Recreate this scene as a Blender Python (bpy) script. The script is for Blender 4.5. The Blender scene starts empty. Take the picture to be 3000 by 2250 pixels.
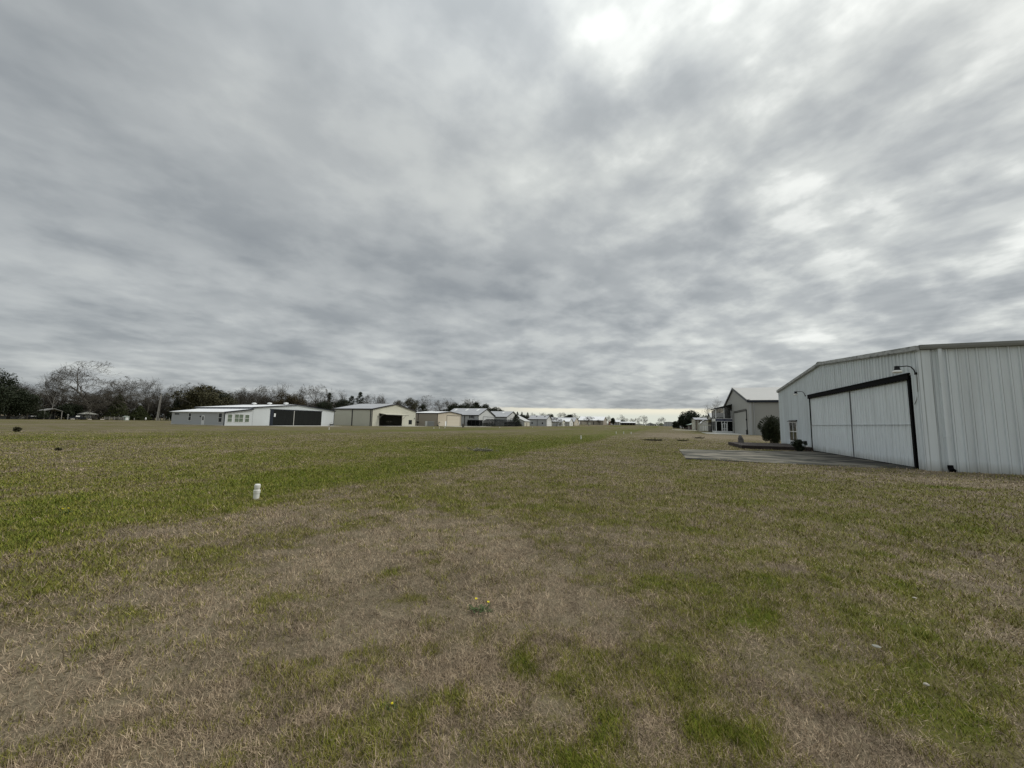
import bpy, bmesh, math, random
import numpy as np
from mathutils import Vector, Matrix

random.seed(7)
rng = np.random.default_rng(11)
scn = bpy.context.scene
COL = scn.collection
R = math.radians

# ------------------------------------------------------------------ helpers
class MB:
    """collects faces, then links them as ONE mesh object"""
    def __init__(self):
        self.v = []; self.f = []
    def box(self, x0, x1, y0, y1, z0, z1):
        if x0 > x1: x0, x1 = x1, x0
        if y0 > y1: y0, y1 = y1, y0
        if z0 > z1: z0, z1 = z1, z0
        n = len(self.v)
        self.v += [(x0,y0,z0),(x1,y0,z0),(x1,y1,z0),(x0,y1,z0),(x0,y0,z1),(x1,y0,z1),(x1,y1,z1),(x0,y1,z1)]
        self.f += [tuple(n+i for i in q) for q in ((0,3,2,1),(4,5,6,7),(0,1,5,4),(1,2,6,5),(2,3,7,6),(3,0,4,7))]
        return self
    def prism(self, pts, axis, a0, a1):
        """pts: 2D outline; axis 'x' -> outline in (y,z); 'y' -> (x,z); 'z' -> (x,y)"""
        n = len(self.v); k = len(pts)
        def P(p, a):
            return (a,p[0],p[1]) if axis == 'x' else ((p[0],a,p[1]) if axis == 'y' else (p[0],p[1],a))
        self.v += [P(p,a0) for p in pts] + [P(p,a1) for p in pts]
        self.f.append(tuple(n+i for i in range(k)))
        self.f.append(tuple(n+k+i for i in reversed(range(k))))
        for i in range(k):
            j = (i+1) % k
            self.f.append((n+i, n+k+i, n+k+j, n+j))
        return self
    def quad(self, a, b, c, d):
        n = len(self.v); self.v += [tuple(a),tuple(b),tuple(c),tuple(d)]; self.f.append((n,n+1,n+2,n+3)); return self
    def tube(self, path, radii, k=8, cap=True):
        path = [Vector(p) for p in path]; rings = []
        up = None
        for i, p in enumerate(path):
            d = (path[min(i+1,len(path)-1)] - path[max(i-1,0)]).normalized()
            if up is None:
                up = d.orthogonal().normalized()
            up = (up - d*up.dot(d))
            up = up.normalized() if up.length > 1e-6 else d.orthogonal().normalized()
            w = d.cross(up); r = radii[i] if hasattr(radii,'__len__') else radii
            n = len(self.v); rings.append(n)
            for j in range(k):
                a = 2*math.pi*j/k
                q = p + (up*math.cos(a)+w*math.sin(a))*r
                self.v.append(tuple(q))
        for a, b in zip(rings, rings[1:]):
            for j in range(k):
                self.f.append((a+j, a+(j+1)%k, b+(j+1)%k, b+j))
        if cap:
            self.f.append(tuple(rings[0]+j for j in reversed(range(k))))
            self.f.append(tuple(rings[-1]+j for j in range(k)))
        return self
    def lathe(self, prof, c=(0,0,0), k=20):
        rings = []
        for r, z in prof:
            rings.append(len(self.v))
            for j in range(k):
                a = 2*math.pi*j/k
                self.v.append((c[0]+r*math.cos(a), c[1]+r*math.sin(a), c[2]+z))
        for a, b in zip(rings, rings[1:]):
            for j in range(k):
                self.f.append((a+j, a+(j+1)%k, b+(j+1)%k, b+j))
        self.f.append(tuple(rings[0]+j for j in reversed(range(k))))
        self.f.append(tuple(rings[-1]+j for j in range(k)))
        return self
    def build(self, name, mat, parent=None, smooth=False, world=True):
        off = Vector((0,0,0))
        if parent is not None and world:
            q = parent
            while q is not None:
                off += Vector(q.location); q = q.parent
        me = bpy.data.meshes.new(name)
        me.from_pydata([(x-off.x,y-off.y,z-off.z) for x,y,z in self.v], [], self.f)
        me.materials.append(mat)
        bm = bmesh.new(); bm.from_mesh(me); bmesh.ops.recalc_face_normals(bm, faces=bm.faces); bm.to_mesh(me); bm.free()
        if smooth:
            for p in me.polygons: p.use_smooth = True
        o = bpy.data.objects.new(name, me); COL.objects.link(o)
        if parent is not None: o.parent = parent
        return o

def tag(o, label=None, cat=None, group=None, kind=None):
    if label: o['label'] = label
    if cat: o['category'] = cat
    if group: o['group'] = group
    if kind: o['kind'] = kind
    return o
def thing(name, loc, label, cat, group=None):
    o = bpy.data.objects.new(name, None); COL.objects.link(o); o.location = loc
    o.empty_display_size = 0.3
    return tag(o, label, cat, group)
def copy_tree(o, parent=None):
    c = o.copy(); COL.objects.link(c); c.parent = parent
    for ch in o.children: copy_tree(ch, c)
    return c

def smooth(a, b, x):
    t = np.clip((x-a)/(b-a), 0, 1); return t*t*(3-2*t)
def terrain(x, y):
    return 1.9*smooth(280, 550, np.asarray(y, float))

# value noise shared by the ground sheet and the grass blades
def _hash(i, j, s):
    h = (i.astype(np.int64)*374761393 + j.astype(np.int64)*668265263 + s*974711) & 0x7fffffff
    h = ((h ^ (h >> 13))*1274126177) & 0x7fffffff
    return ((h ^ (h >> 16)) & 0xffff)/65535.0
def vnoise(x, y, s=0):
    xi = np.floor(x); yi = np.floor(y); fx = x-xi; fy = y-yi
    fx = fx*fx*(3-2*fx); fy = fy*fy*(3-2*fy)
    a = _hash(xi,yi,s); b = _hash(xi+1,yi,s); c = _hash(xi,yi+1,s); d = _hash(xi+1,yi+1,s)
    return a+(b-a)*fx+(c-a)*fy+(a-b-c+d)*fx*fy
def fbm(x, y, s=0, o=4):
    t = 0; amp = 0.5; n = 0
    for k in range(o):
        t = t+amp*vnoise(x*2**k+17.3*k, y*2**k-9.1*k, s+k); n += amp; amp *= 0.55
    return t/n

# ------------------------------------------------------------------ materials
def new_mat(name):
    m = bpy.data.materials.new(name); m.use_nodes = True
    nt = m.node_tree; b = nt.nodes['Principled BSDF']
    return m, nt, b
def mat(name, col, rough=0.6, var=0.12, scale=(3,3,3), metal=0.0, spec=0.3, bump=0.0, bscale=40, dirt=None, dscale=(5,5,0.3), damt=0.5):
    m, nt, b = new_mat(name)
    b.inputs['Roughness'].default_value = rough; b.inputs['Metallic'].default_value = metal
    b.inputs['Specular IOR Level'].default_value = spec
    g = nt.nodes.new('ShaderNodeNewGeometry')
    mp = nt.nodes.new('ShaderNodeMapping'); mp.inputs['Scale'].default_value = scale
    nt.links.new(g.outputs['Position'], mp.inputs['Vector'])
    n = nt.nodes.new('ShaderNodeTexNoise'); n.inputs['Scale'].default_value = 1.0; n.inputs['Detail'].default_value = 5
    nt.links.new(mp.outputs[0], n.inputs['Vector'])
    mx = nt.nodes.new('ShaderNodeMix'); mx.data_type = 'RGBA'
    lo = [c*(1-var) for c in col]; hi = [min(1,c*(1+var)) for c in col]
    mx.inputs['A'].default_value = (*lo,1); mx.inputs['B'].default_value = (*hi,1)
    nt.links.new(n.outputs['Fac'], mx.inputs['Factor'])
    out = mx.outputs['Result']
    if dirt:
        mp2 = nt.nodes.new('ShaderNodeMapping'); mp2.inputs['Scale'].default_value = dscale
        nt.links.new(g.outputs['Position'], mp2.inputs['Vector'])
        n2 = nt.nodes.new('ShaderNodeTexNoise'); n2.inputs['Scale'].default_value = 1.0; n2.inputs['Detail'].default_value = 6
        nt.links.new(mp2.outputs[0], n2.inputs['Vector'])
        cr = nt.nodes.new('ShaderNodeMapRange'); cr.inputs['From Min'].default_value = 0.45; cr.inputs['From Max'].default_value = 0.72
        cr.inputs['To Max'].default_value = damt
        nt.links.new(n2.outputs['Fac'], cr.inputs['Value'])
        mx2 = nt.nodes.new('ShaderNodeMix'); mx2.data_type = 'RGBA'
        nt.links.new(cr.outputs['Result'], mx2.inputs['Factor']); nt.links.new(out, mx2.inputs['A'])
        mx2.inputs['B'].default_value = (*dirt,1); out = mx2.outputs['Result']
    nt.links.new(out, b.inputs['Base Color'])
    if bump:
        n3 = nt.nodes.new('ShaderNodeTexNoise'); n3.inputs['Scale'].default_value = bscale; n3.inputs['Detail'].default_value = 4
        nt.links.new(g.outputs['Position'], n3.inputs['Vector'])
        bp = nt.nodes.new('ShaderNodeBump'); bp.inputs['Strength'].default_value = bump; bp.inputs['Distance'].default_value = 0.02
        nt.links.new(n3.outputs['Fac'], bp.inputs['Height']); nt.links.new(bp.outputs[0], b.inputs['Normal'])
    return m
def ribbed(name, col, pitch=0.3, **k):
    """painted metal sheet: fine vertical ribs as bump along X and Y"""
    m = mat(name, col, **k); nt = m.node_tree; b = nt.nodes['Principled BSDF']
    g = nt.nodes.new('ShaderNodeNewGeometry'); s = nt.nodes.new('ShaderNodeSeparateXYZ'); nt.links.new(g.outputs['Position'], s.inputs[0])
    a = nt.nodes.new('ShaderNodeMath'); a.operation = 'ADD'; nt.links.new(s.outputs[0], a.inputs[0]); nt.links.new(s.outputs[1], a.inputs[1])
    c = nt.nodes.new('ShaderNodeMath'); c.operation = 'PINGPONG'; c.inputs[1].default_value = pitch/2; nt.links.new(a.outputs[0], c.inputs[0])
    d = nt.nodes.new('ShaderNodeMapRange'); d.inputs['From Min'].default_value = 0; d.inputs['From Max'].default_value = pitch/6
    nt.links.new(c.outputs[0], d.inputs['Value'])
    bp = nt.nodes.new('ShaderNodeBump'); bp.inputs['Strength'].default_value = 0.6; bp.inputs['Distance'].default_value = 0.02
    nt.links.new(d.outputs[0], bp.inputs['Height']); nt.links.new(bp.outputs[0], b.inputs['Normal'])
    return m

M = {}
M['a_wall'] = mat('weathered_white_sheet', (.735,.785,.805), rough=.5, var=.07, scale=(4,4,.5), dirt=(.30,.31,.30), dscale=(3.2,3.2,.16), damt=.28)
M['a_door'] = mat('weathered_door_sheet', (.79,.84,.86), rough=.5, var=.07, scale=(4,4,.6), dirt=(.32,.33,.32), dscale=(4,4,.25), damt=.26)
def rib_shade_and_mud(m, amt):
    """thin dark lines painted along each rib for its shadow side, patchy like grime"""
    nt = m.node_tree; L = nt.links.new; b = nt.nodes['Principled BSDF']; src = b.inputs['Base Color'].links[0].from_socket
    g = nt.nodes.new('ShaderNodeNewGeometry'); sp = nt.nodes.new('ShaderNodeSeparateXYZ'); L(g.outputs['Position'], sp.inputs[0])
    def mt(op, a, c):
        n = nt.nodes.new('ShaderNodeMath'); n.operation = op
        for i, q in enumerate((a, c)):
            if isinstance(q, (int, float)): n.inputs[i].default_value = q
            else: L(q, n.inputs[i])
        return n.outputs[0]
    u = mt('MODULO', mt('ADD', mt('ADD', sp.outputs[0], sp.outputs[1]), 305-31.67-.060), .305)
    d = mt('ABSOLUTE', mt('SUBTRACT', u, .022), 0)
    mr = nt.nodes.new('ShaderNodeMapRange'); mr.inputs['From Min'].default_value = .010; mr.inputs['From Max'].default_value = .026; mr.inputs['To Min'].default_value = amt; mr.inputs['To Max'].default_value = 0; L(d, mr.inputs['Value'])  # shade beside each rib, put into the base colour
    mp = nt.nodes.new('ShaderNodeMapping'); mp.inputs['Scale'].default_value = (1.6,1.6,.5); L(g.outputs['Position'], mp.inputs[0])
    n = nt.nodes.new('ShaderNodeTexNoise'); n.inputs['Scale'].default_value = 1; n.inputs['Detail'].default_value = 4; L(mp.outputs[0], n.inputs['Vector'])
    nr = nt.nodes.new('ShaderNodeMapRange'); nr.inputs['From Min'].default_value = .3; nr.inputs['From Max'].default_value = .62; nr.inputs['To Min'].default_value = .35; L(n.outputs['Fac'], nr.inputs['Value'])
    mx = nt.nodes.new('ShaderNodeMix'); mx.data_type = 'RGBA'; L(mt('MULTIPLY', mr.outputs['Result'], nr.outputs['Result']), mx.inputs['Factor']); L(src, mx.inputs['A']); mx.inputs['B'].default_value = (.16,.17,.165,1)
    # splashed mud and algae along the foot of the wall
    zr = nt.nodes.new('ShaderNodeMapRange'); zr.inputs['From Min'].default_value = .02; zr.inputs['From Max'].default_value = .42; zr.inputs['To Min'].default_value = .6; zr.inputs['To Max'].default_value = 0; L(mt('ADD', sp.outputs[2], mt('MULTIPLY', mt('SUBTRACT', n.outputs['Fac'], .5), .5)), zr.inputs['Value'])
    m2 = nt.nodes.new('ShaderNodeMix'); m2.data_type = 'RGBA'; L(zr.outputs['Result'], m2.inputs['Factor']); L(mx.outputs['Result'], m2.inputs['A']); m2.inputs['B'].default_value = (.30,.295,.25,1)
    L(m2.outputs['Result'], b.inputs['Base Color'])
rib_shade_and_mud(M['a_wall'], .75); rib_shade_and_mud(M['a_door'], .5)
M['a_hinge'] = mat('hinge_line', (.30,.31,.31), rough=.6, var=.4, scale=(2,2,2))
M['a_fascia'] = mat('mildewed_fascia', (.42,.43,.42), rough=.55, var=.12, scale=(2,2,2), dirt=(.08,.085,.08), dscale=(3,3.2,7), damt=.85)
M['a_gutter'] = mat('beige_gutter', (.24,.245,.23), rough=.5, var=.1, dirt=(.2,.2,.17), dscale=(1.2,3,5), damt=.5)
M['mid_grey_seam'] = mat('grey_seam', (.16,.165,.17), rough=.7, var=.3)
M['black_rubber'] = mat('black_rubber', (.004,.004,.005), rough=.8, var=.3, spec=.1)
M['dark_metal'] = mat('dark_metal', (.014,.015,.017), rough=.5, var=.2, spec=.2)
M['white_paint'] = mat('white_paint', (.78,.79,.78), rough=.45, var=.05)
M['white_pvc'] = mat('white_pvc', (.80,.80,.76), rough=.35, var=.08, scale=(9,9,9), dirt=(.45,.42,.33), dscale=(14,14,8), damt=.35)
M['glass'] = mat('dark_glass', (.02,.024,.026), rough=.1, var=.2, spec=.15)
M['glass_green'] = mat('curtained_glass', (.16,.20,.15), rough=.12, var=.25, spec=.5)
M['h1_white'] = ribbed('white_sheet', (.62,.655,.665), rough=.5, var=.05, scale=(1,1,.3))
M['h1_grey'] = mat('grey_lap_siding', (.44,.455,.46), rough=.6, var=.05, scale=(.5,.5,8))
M['h1_grey_upper'] = mat('blue_grey_sheet', (.33,.37,.41), rough=.5, var=.06)
M['white_roof'] = mat('white_metal_roof', (.84,.85,.86), rough=.45, var=.04, scale=(.3,.3,.3))
M['grey_roof'] = mat('galvanised_roof', (.42,.43,.45), rough=.5, var=.14, scale=(.3,1.4,.3), dirt=(.28,.28,.28), dscale=(.2,.8,.2), damt=.5)
M['pale_roof'] = mat('pale_metal_roof', (.52,.53,.52), rough=.5, var=.08, scale=(.4,.4,.4))
M['navy_trim'] = mat('navy_trim', (.016,.021,.032), rough=.5, var=.1)
M['dark_trim'] = mat('dark_brown_trim', (.035,.033,.035), rough=.5, var=.1)
M['black_door'] = mat('black_sheet_door', (.012,.0135,.0125), rough=.6, var=.35, scale=(1.5,1.5,.2), spec=.15)
M['cream'] = ribbed('cream_sheet', (.575,.565,.475), rough=.55, var=.06, scale=(.6,.6,.4))
M['cream_side'] = M['cream']
M['tan'] = ribbed('tan_sheet', (.52,.46,.365), rough=.55, var=.06)
M['tan_side'] = ribbed('taupe_shaded_tan_sheet', (.36,.32,.27), rough=.55, var=.06)  # tan darkened for an unlit side wall; plain taupe elsewhere
M['tan_door'] = mat('tan_door', (.56,.505,.41), rough=.5, var=.05)
M['grey_wall'] = ribbed('light_grey_sheet', (.62,.63,.62), rough=.55, var=.06)
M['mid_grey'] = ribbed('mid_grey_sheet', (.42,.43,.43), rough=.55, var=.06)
M['b_wall'] = ribbed('warm_grey_sheet', (.35,.35,.33), rough=.55, var=.06, scale=(.8,.8,.3))
M['b_door'] = mat('warm_grey_door', (.365,.365,.34), rough=.55, var=.07, scale=(.6,.6,.4))
M['b_roof'] = mat('pale_warm_roof', (.50,.495,.475), rough=.5, var=.07, scale=(.5,.2,.5))
M['porch_roof'] = mat('black_green_board', (.012,.016,.016), rough=.6, var=.2, spec=.1)
M['porch_blue'] = mat('navy_board', (.02,.025,.07), rough=.5, var=.15)
M['brick'] = mat('dark_red_brick', (.10,.06,.05), rough=.8, var=.3, scale=(3,3,6))
M['green_roof'] = mat('pale_green_roof', (.36,.44,.39), rough=.5, var=.08)
M['red_wall'] = mat('faded_red_board', (.30,.17,.13), rough=.7, var=.2)
M['concrete'] = mat('old_concrete', (.20,.192,.160), rough=.9, var=.3, scale=(.35,1.6,1), dirt=(.035,.035,.033), dscale=(.15,.85,1), damt=1.0, bump=.3, bscale=25, spec=.1)
def old_concrete():
    m, nt, b = new_mat('old_concrete'); L = nt.links.new; b.inputs['Roughness'].default_value = .92; b.inputs['Specular IOR Level'].default_value = .1
    g = nt.nodes.new('ShaderNodeNewGeometry')
    def nz(sc, det, scale, dist=0.):
        mp = nt.nodes.new('ShaderNodeMapping'); mp.inputs['Scale'].default_value = sc; mp.inputs['Rotation'].default_value = (0,0,.12); L(g.outputs['Position'], mp.inputs[0])
        n = nt.nodes.new('ShaderNodeTexNoise'); n.inputs['Scale'].default_value = scale; n.inputs['Detail'].default_value = det; n.inputs['Distortion'].default_value = dist; L(mp.outputs[0], n.inputs['Vector']); return n.outputs['Fac']
    def mr(v, a, c):
        n = nt.nodes.new('ShaderNodeMapRange'); n.interpolation_type = 'SMOOTHSTEP'; n.inputs['From Min'].default_value = a; n.inputs['From Max'].default_value = c; L(v, n.inputs['Value']); return n.outputs['Result']
    def mx(f, a, c):
        n = nt.nodes.new('ShaderNodeMix'); n.data_type = 'RGBA'; L(f, n.inputs['Factor'])
        for k, q in (('A',a),('B',c)):
            if isinstance(q, tuple): n.inputs[k].default_value = (*q,1)
            else: L(q, n.inputs[k])
        return n.outputs['Result']
    c = mx(nz((1,1,1),6,3), (.185,.170,.138), (.285,.265,.22))
    c = mx(mr(nz((.55,1,1),5,.9,.8), .47, .60), c, (.10,.10,.085))         # lichen and damp
    c = mx(mr(nz((.32,1,1),4,.62,1.2), .55, .62), c, (.028,.028,.028))     # old tar and oil
    s = nt.nodes.new('ShaderNodeSeparateXYZ'); L(g.outputs['Position'], s.inputs[0])
    a = nt.nodes.new('ShaderNodeMath'); a.operation = 'MULTIPLY'; a.inputs[1].default_value = .85; L(mr(s.outputs[0], 5.6, 9.6), a.inputs[0])
    w = nt.nodes.new('ShaderNodeMath'); w.operation = 'MULTIPLY'; L(a.outputs[0], w.inputs[0]); L(mr(nz((.6,1,1),5,1.1,.5), .30, .55), w.inputs[1])
    c = mx(w.outputs[0], c, (.030,.029,.027))                             # patchy darkening towards the door
    L(c, b.inputs['Base Color']); bp = nt.nodes.new('ShaderNodeBump'); bp.inputs['Strength'].default_value = .3; bp.inputs['Distance'].default_value = .01; L(nz((1,1,1),4,25), bp.inputs['Height']); L(bp.outputs[0], b.inputs['Normal'])
    return m
M['concrete'] = old_concrete()
M['pale_concrete'] = mat('pale_concrete', (.55,.54,.50), rough=.85, var=.12, scale=(.4,.4,1))
M['deck_wood'] = mat('weathered_deck', (.075,.062,.055), rough=.8, var=.45, scale=(1.2,9,9), bump=.3)
M['deck_edge'] = mat('dark_deck_board', (.035,.027,.024), rough=.8, var=.4, scale=(2,2,8), dirt=(.10,.08,.07), dscale=(2,2,5), damt=.6)
M['stump'] = mat('weathered_stump', (.13,.12,.11), rough=.9, var=.5, scale=(9,9,3), bump=.6, bscale=18)
M['bark'] = mat('grey_bark', (.115,.105,.090), rough=.9, var=.3, scale=(3,3,1))
M['bark_pale'] = mat('pale_bark', (.21,.20,.18), rough=.9, var=.25, scale=(3,3,1))
M['twig'] = mat('bare_twigs', (.092,.082,.066), rough=.9, var=.3, scale=(.4,.4,.4))
M['twig_far'] = mat('faint_bare_twigs', (.24,.23,.21), rough=.9, var=.2, scale=(.4,.4,.4))
M['leaf_dark'] = mat('dark_evergreen_leaf', (.022,.030,.013), rough=.7, var=.55, scale=(.6,.6,.6))
M['leaf_olive'] = mat('olive_evergreen_leaf', (.060,.056,.026), rough=.7, var=.5, scale=(.5,.5,.5))
M['leaf_brown'] = mat('brownish_evergreen_leaf', (.060,.046,.020), rough=.7, var=.5, scale=(.5,.5,.5))
M['leaf_green'] = mat('cedar_leaf', (.040,.050,.014), rough=.7, var=.5, scale=(.6,.6,.6))
M['leaf_pale'] = mat('dead_weed', (.26,.25,.18), rough=.9, var=.3, scale=(9,9,9))
M['leaf_bush'] = mat('bush_leaf', (.026,.036,.013), rough=.6, var=.7, scale=(3,3,3), dirt=(.052,.040,.018), dscale=(2.2,2.2,2.2), damt=.5)
M['pole_wood'] = mat('grey_pole_wood', (.26,.25,.23), rough=.85, var=.2, scale=(5,5,.6))
M['stone_wall'] = mat('grey_block_wall', (.24,.24,.225), rough=.9, var=.25, scale=(.6,.6,3))
M['car_dark'] = mat('dark_car_paint', (.012,.014,.02), rough=.25, var=.2, spec=.5)
M['car_white'] = mat('white_car_paint', (.75,.76,.76), rough=.3, var=.05)
M['tyre'] = mat('tyre', (.015,.015,.015), rough=.9, var=.2)
M['mint'] = mat('pale_mint_board', (.42,.48,.43), rough=.7, var=.2)
M['yellow'] = mat('yellow_petal', (.85,.74,.05), rough=.6, var=.15, scale=(60,60,60))
M['weed'] = mat('weed_leaf', (.065,.10,.03), rough=.6, var=.4, scale=(40,40,40))
M['pale_stone'] = mat('pale_stone', (.42,.39,.33), rough=.8, var=.2, scale=(30,30,30))
M['grey_stone'] = mat('grey_stone', (.27,.27,.24), rough=.85, var=.25, scale=(30,30,30))
M['skylight'] = mat('skylight_panel', (.72,.73,.72), rough=.4, var=.05)

def screen_mat(name, col, tr):
    m, nt, b = new_mat(name); b.inputs['Base Color'].default_value = (*col,1); b.inputs['Roughness'].default_value = .7; b.inputs['Specular IOR Level'].default_value = .08
    t = nt.nodes.new('ShaderNodeBsdfTransparent'); mx = nt.nodes.new('ShaderNodeMixShader'); mx.inputs[0].default_value = tr
    w = nt.nodes.new('ShaderNodeTexNoise'); w.inputs['Scale'].default_value = 1.5
    mr = nt.nodes.new('ShaderNodeMapRange'); mr.inputs['To Min'].default_value = tr-.06; mr.inputs['To Max'].default_value = tr+.06
    nt.links.new(w.outputs['Fac'], mr.inputs['Value']); nt.links.new(mr.outputs['Result'], mx.inputs[0])
    nt.links.new(b.outputs[0], mx.inputs[1]); nt.links.new(t.outputs[0], mx.inputs[2])
    nt.links.new(mx.outputs[0], nt.nodes['Material Output'].inputs['Surface'])
    return m
M['screen'] = screen_mat('insect_screen', (.012,.014,.014), .42)
M['screen_dark'] = screen_mat('dense_insect_screen', (.004,.005,.005), .10)
M['pool_screen'] = screen_mat('pool_cage_screen', (.02,.022,.022), .5)

# ------------------------------------------------------------------ ground and lawn
# patches: x, y, radius x, radius y, strength (+ greener / - drier)
PATCH = [(7.4,15.45,.75,.32,.75),(8.1,15.2,1.6,.5,.25),(-1.26,2.24,.07,.08,.7),(-1.36,2.83,.05,.09,.4),(-1.02,2.66,.09,.10,.6),(-.92,2.58,.09,.07,.45),
 (-.64,2.58,.12,.10,.6),(-.4,2.38,.10,.12,.45),(-.38,2.24,.08,.12,.5),(-.56,2.03,.22,.08,.6),(-.38,2.02,.16,.08,.45),(-.9,1.96,.13,.07,.35),(.33,2.52,.14,.10,.65),(.45,2.62,.10,.14,.65),
 (.14,2.41,.12,.12,.5),(1.32,3.55,.26,.16,.26),(1.34,3.2,.18,.15,.34),(1.5,3.06,.14,.10,.3),(-.04,3.36,.4,.4,.22),(.25,3.85,.5,.5,.2),(1.6,4.9,.9,.6,.15),(-2.14,2.52,.07,.05,.5),
 (-2.82,3.58,.10,.10,.75),(-2.43,2.37,.06,.06,.5),(-1.56,1.96,.10,.07,.3),(-3.96,1.95,.40,.10,.32),(-3.95,1.6,.26,.07,.28),(-2.6,1.46,.2,.05,.25),(-5.1,3.1,.8,.22,.5),(-5.9,2.45,.9,.2,.4),(-6.2,1.9,.8,.25,.4),
 (.04,2.85,.22,.18,.45),(-1.24,1.78,.3,.10,.25),(.13,4.7,.9,.9,.3),(-3.9,7.0,.6,.5,.35),(-3.2,6.2,.5,.3,.3),(2.3,5.4,.5,.35,.3),
 (-2.0,4.85,.42,.36,-.5),(1.3,5.6,.34,.16,-.65),(-.73,2.17,.12,.10,-.5),(-2.11,2.73,.25,.16,-.4),(.56,3.68,.14,.12,-.3),(-6.4,4.6,1.0,.3,-.35),(-7.4,3.3,.7,.22,-.4),(3.2,6.2,.8,1.0,-.2),(-5.5,5.5,.9,.45,-.3),
 (-12,12,2.2,1.0,-.3),(-14,16,3.5,.7,-.28),(-18,9,2.4,1.2,-.25),(-10.5,20.3,1.4,.6,-.25),(-13,22,2.5,.8,-.3),(-17,6,2.,.8,-.25)]
def lawn(x, y):
    """-> green fraction 0..1, tone 0..1 of the lawn at x, y (patches of the place itself)"""
    wob = (fbm(x*.13, y*.05, 3)-.5)*5.0 + (fbm(x*.7, y*.3, 5)-.5)*1.6
    xx = x+wob*np.clip((np.abs(x)-2)/10, .25, 1)
    g = np.full_like(x, .10)
    xx = xx+(fbm(x*1.9,y*1.1,7)-.5)*2.2*np.clip((np.abs(x)-3)/6,0,1)
    def lane(a, b, v, s=1.0):
        nonlocal g
        w = smooth(a-s, a+s, xx)*(1-smooth(b-s, b+s, xx)); g = g*(1-w)+v*w
    lane(-400,-62,.36,4); lane(-62,-50,.40,2); lane(-50,-37,.60,2); lane(-37,-27,.42,1.5)
    lane(-27,-20,.50,1.5); lane(-20,-12,.64,1.5); lane(-12,-7.0,.84,1.0)
    lane(-6.8,-4.2,.28,.5)
    # the mown flank before the hangar: olive further out, drier near its wall
    far = smooth(3.9, 6.6, y+.35*x)*smooth(-6.2,-4.4,xx)
    g = g*(1-far)+.36*far
    nearwall = smooth(13.5,17.5,y)*smooth(1.5,5,x)*(1-smooth(21,23,y))
    g = g*(1-nearwall)+.20*nearwall
    right = smooth(.3,1.2,x)*smooth(1.8,3.0,y)*(1-smooth(6,9,y))
    g = g+(.38-g)*right*.8
    rt = smooth(2.4,4.2,x)*(1-smooth(9,12,y)); g = g*(1-rt)+.38*rt
    dry = smooth(58,64,y)*(1-smooth(92,98,y))*smooth(-7,-3,x)*(1-smooth(40,60,x)); g = g*(1-dry)+.10*dry
    bare = smooth(31.5,35,y)*(1-smooth(44,54,y))*smooth(-1,2,x); g = g*(1-bare)+.34*bare
    fade = smooth(22,80,y)*(1-smooth(-6,0,x))*smooth(-34,-26,x); g = g*(1-.62*fade)+.46*.62*fade
    n = fbm(x*.55, y*.55, 21)-.5; n2 = fbm(x*2.6, y*2.6, 31)-.5; n3 = fbm(x*.09, y*.03, 41)-.5
    n4 = fbm(x*7.5, y*7.5, 35, 3)-.5
    g = g + n*.40 + n2*.78 + n3*.55 + n4*.72
    tf = smooth(.60,.74,fbm(x*3.1,y*3.1,141,3))*smooth(1.5,2.2,y)*(1-smooth(7,12,y)); g = g+tf*.34*smooth(-6,-4,x)
    jx = x+(fbm(x*5,y*5,51)-.5)*.25; jy = y+(fbm(x*5,y*5,55)-.5)*.25
    for px,py,rx,ry,s in PATCH:
        d = ((jx-px)/rx)**2+((jy-py)/ry)**2
        g = g + s*np.exp(-d*1.1)
    t = fbm(x*.8, y*.8, 61)*.6+fbm(x*.12, y*.05, 71)*.4
    return np.clip(g, 0.02, 1), t
def relief(x, y):
    r = np.hypot(x, y)
    return ((fbm(x*.9,y*.9,81)-.5)*.07+(fbm(x*3.2,y*3.2,87)-.5)*.03)*(1-smooth(10,18,r))

def ground():
    N = 620; k = 6.2; t = np.linspace(-1,1,N); a = 3600/np.sinh(k)
    xs = a*np.sinh(k*t)-3; ys = a*np.sinh(k*t)+6
    X, Y = np.meshgrid(xs, ys); X = X.ravel(); Y = Y.ravel()
    Z = terrain(X,Y)+relief(X,Y)
    me = bpy.data.meshes.new('ground'); me.vertices.add(N*N)
    me.vertices.foreach_set('co', np.stack([X,Y,Z],1).astype(np.float32).ravel())
    i = np.arange((N-1)*(N-1)); r = i//(N-1); c = i % (N-1); b = r*N+c
    q = np.stack([b,b+1,b+N+1,b+N],1).astype(np.int32)
    me.loops.add(q.size); me.loops.foreach_set('vertex_index', q.ravel())
    me.polygons.add(len(q)); me.polygons.foreach_set('loop_start', np.arange(0,q.size,4,dtype=np.int32))
    try: me.polygons.foreach_set('loop_total', np.full(len(q),4,np.int32))
    except Exception: pass
    me.update(calc_edges=True)
    g, tn = lawn(X,Y)
    at = me.attributes.new('green','FLOAT','POINT'); at.data.foreach_set('value', g.astype(np.float32))
    at = me.attributes.new('tone','FLOAT','POINT'); at.data.foreach_set('value', tn.astype(np.float32))
    me.materials.append(ground_mat())
    o = bpy.data.objects.new('ground', me); COL.objects.link(o); tag(o, kind='structure')
    return o

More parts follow.
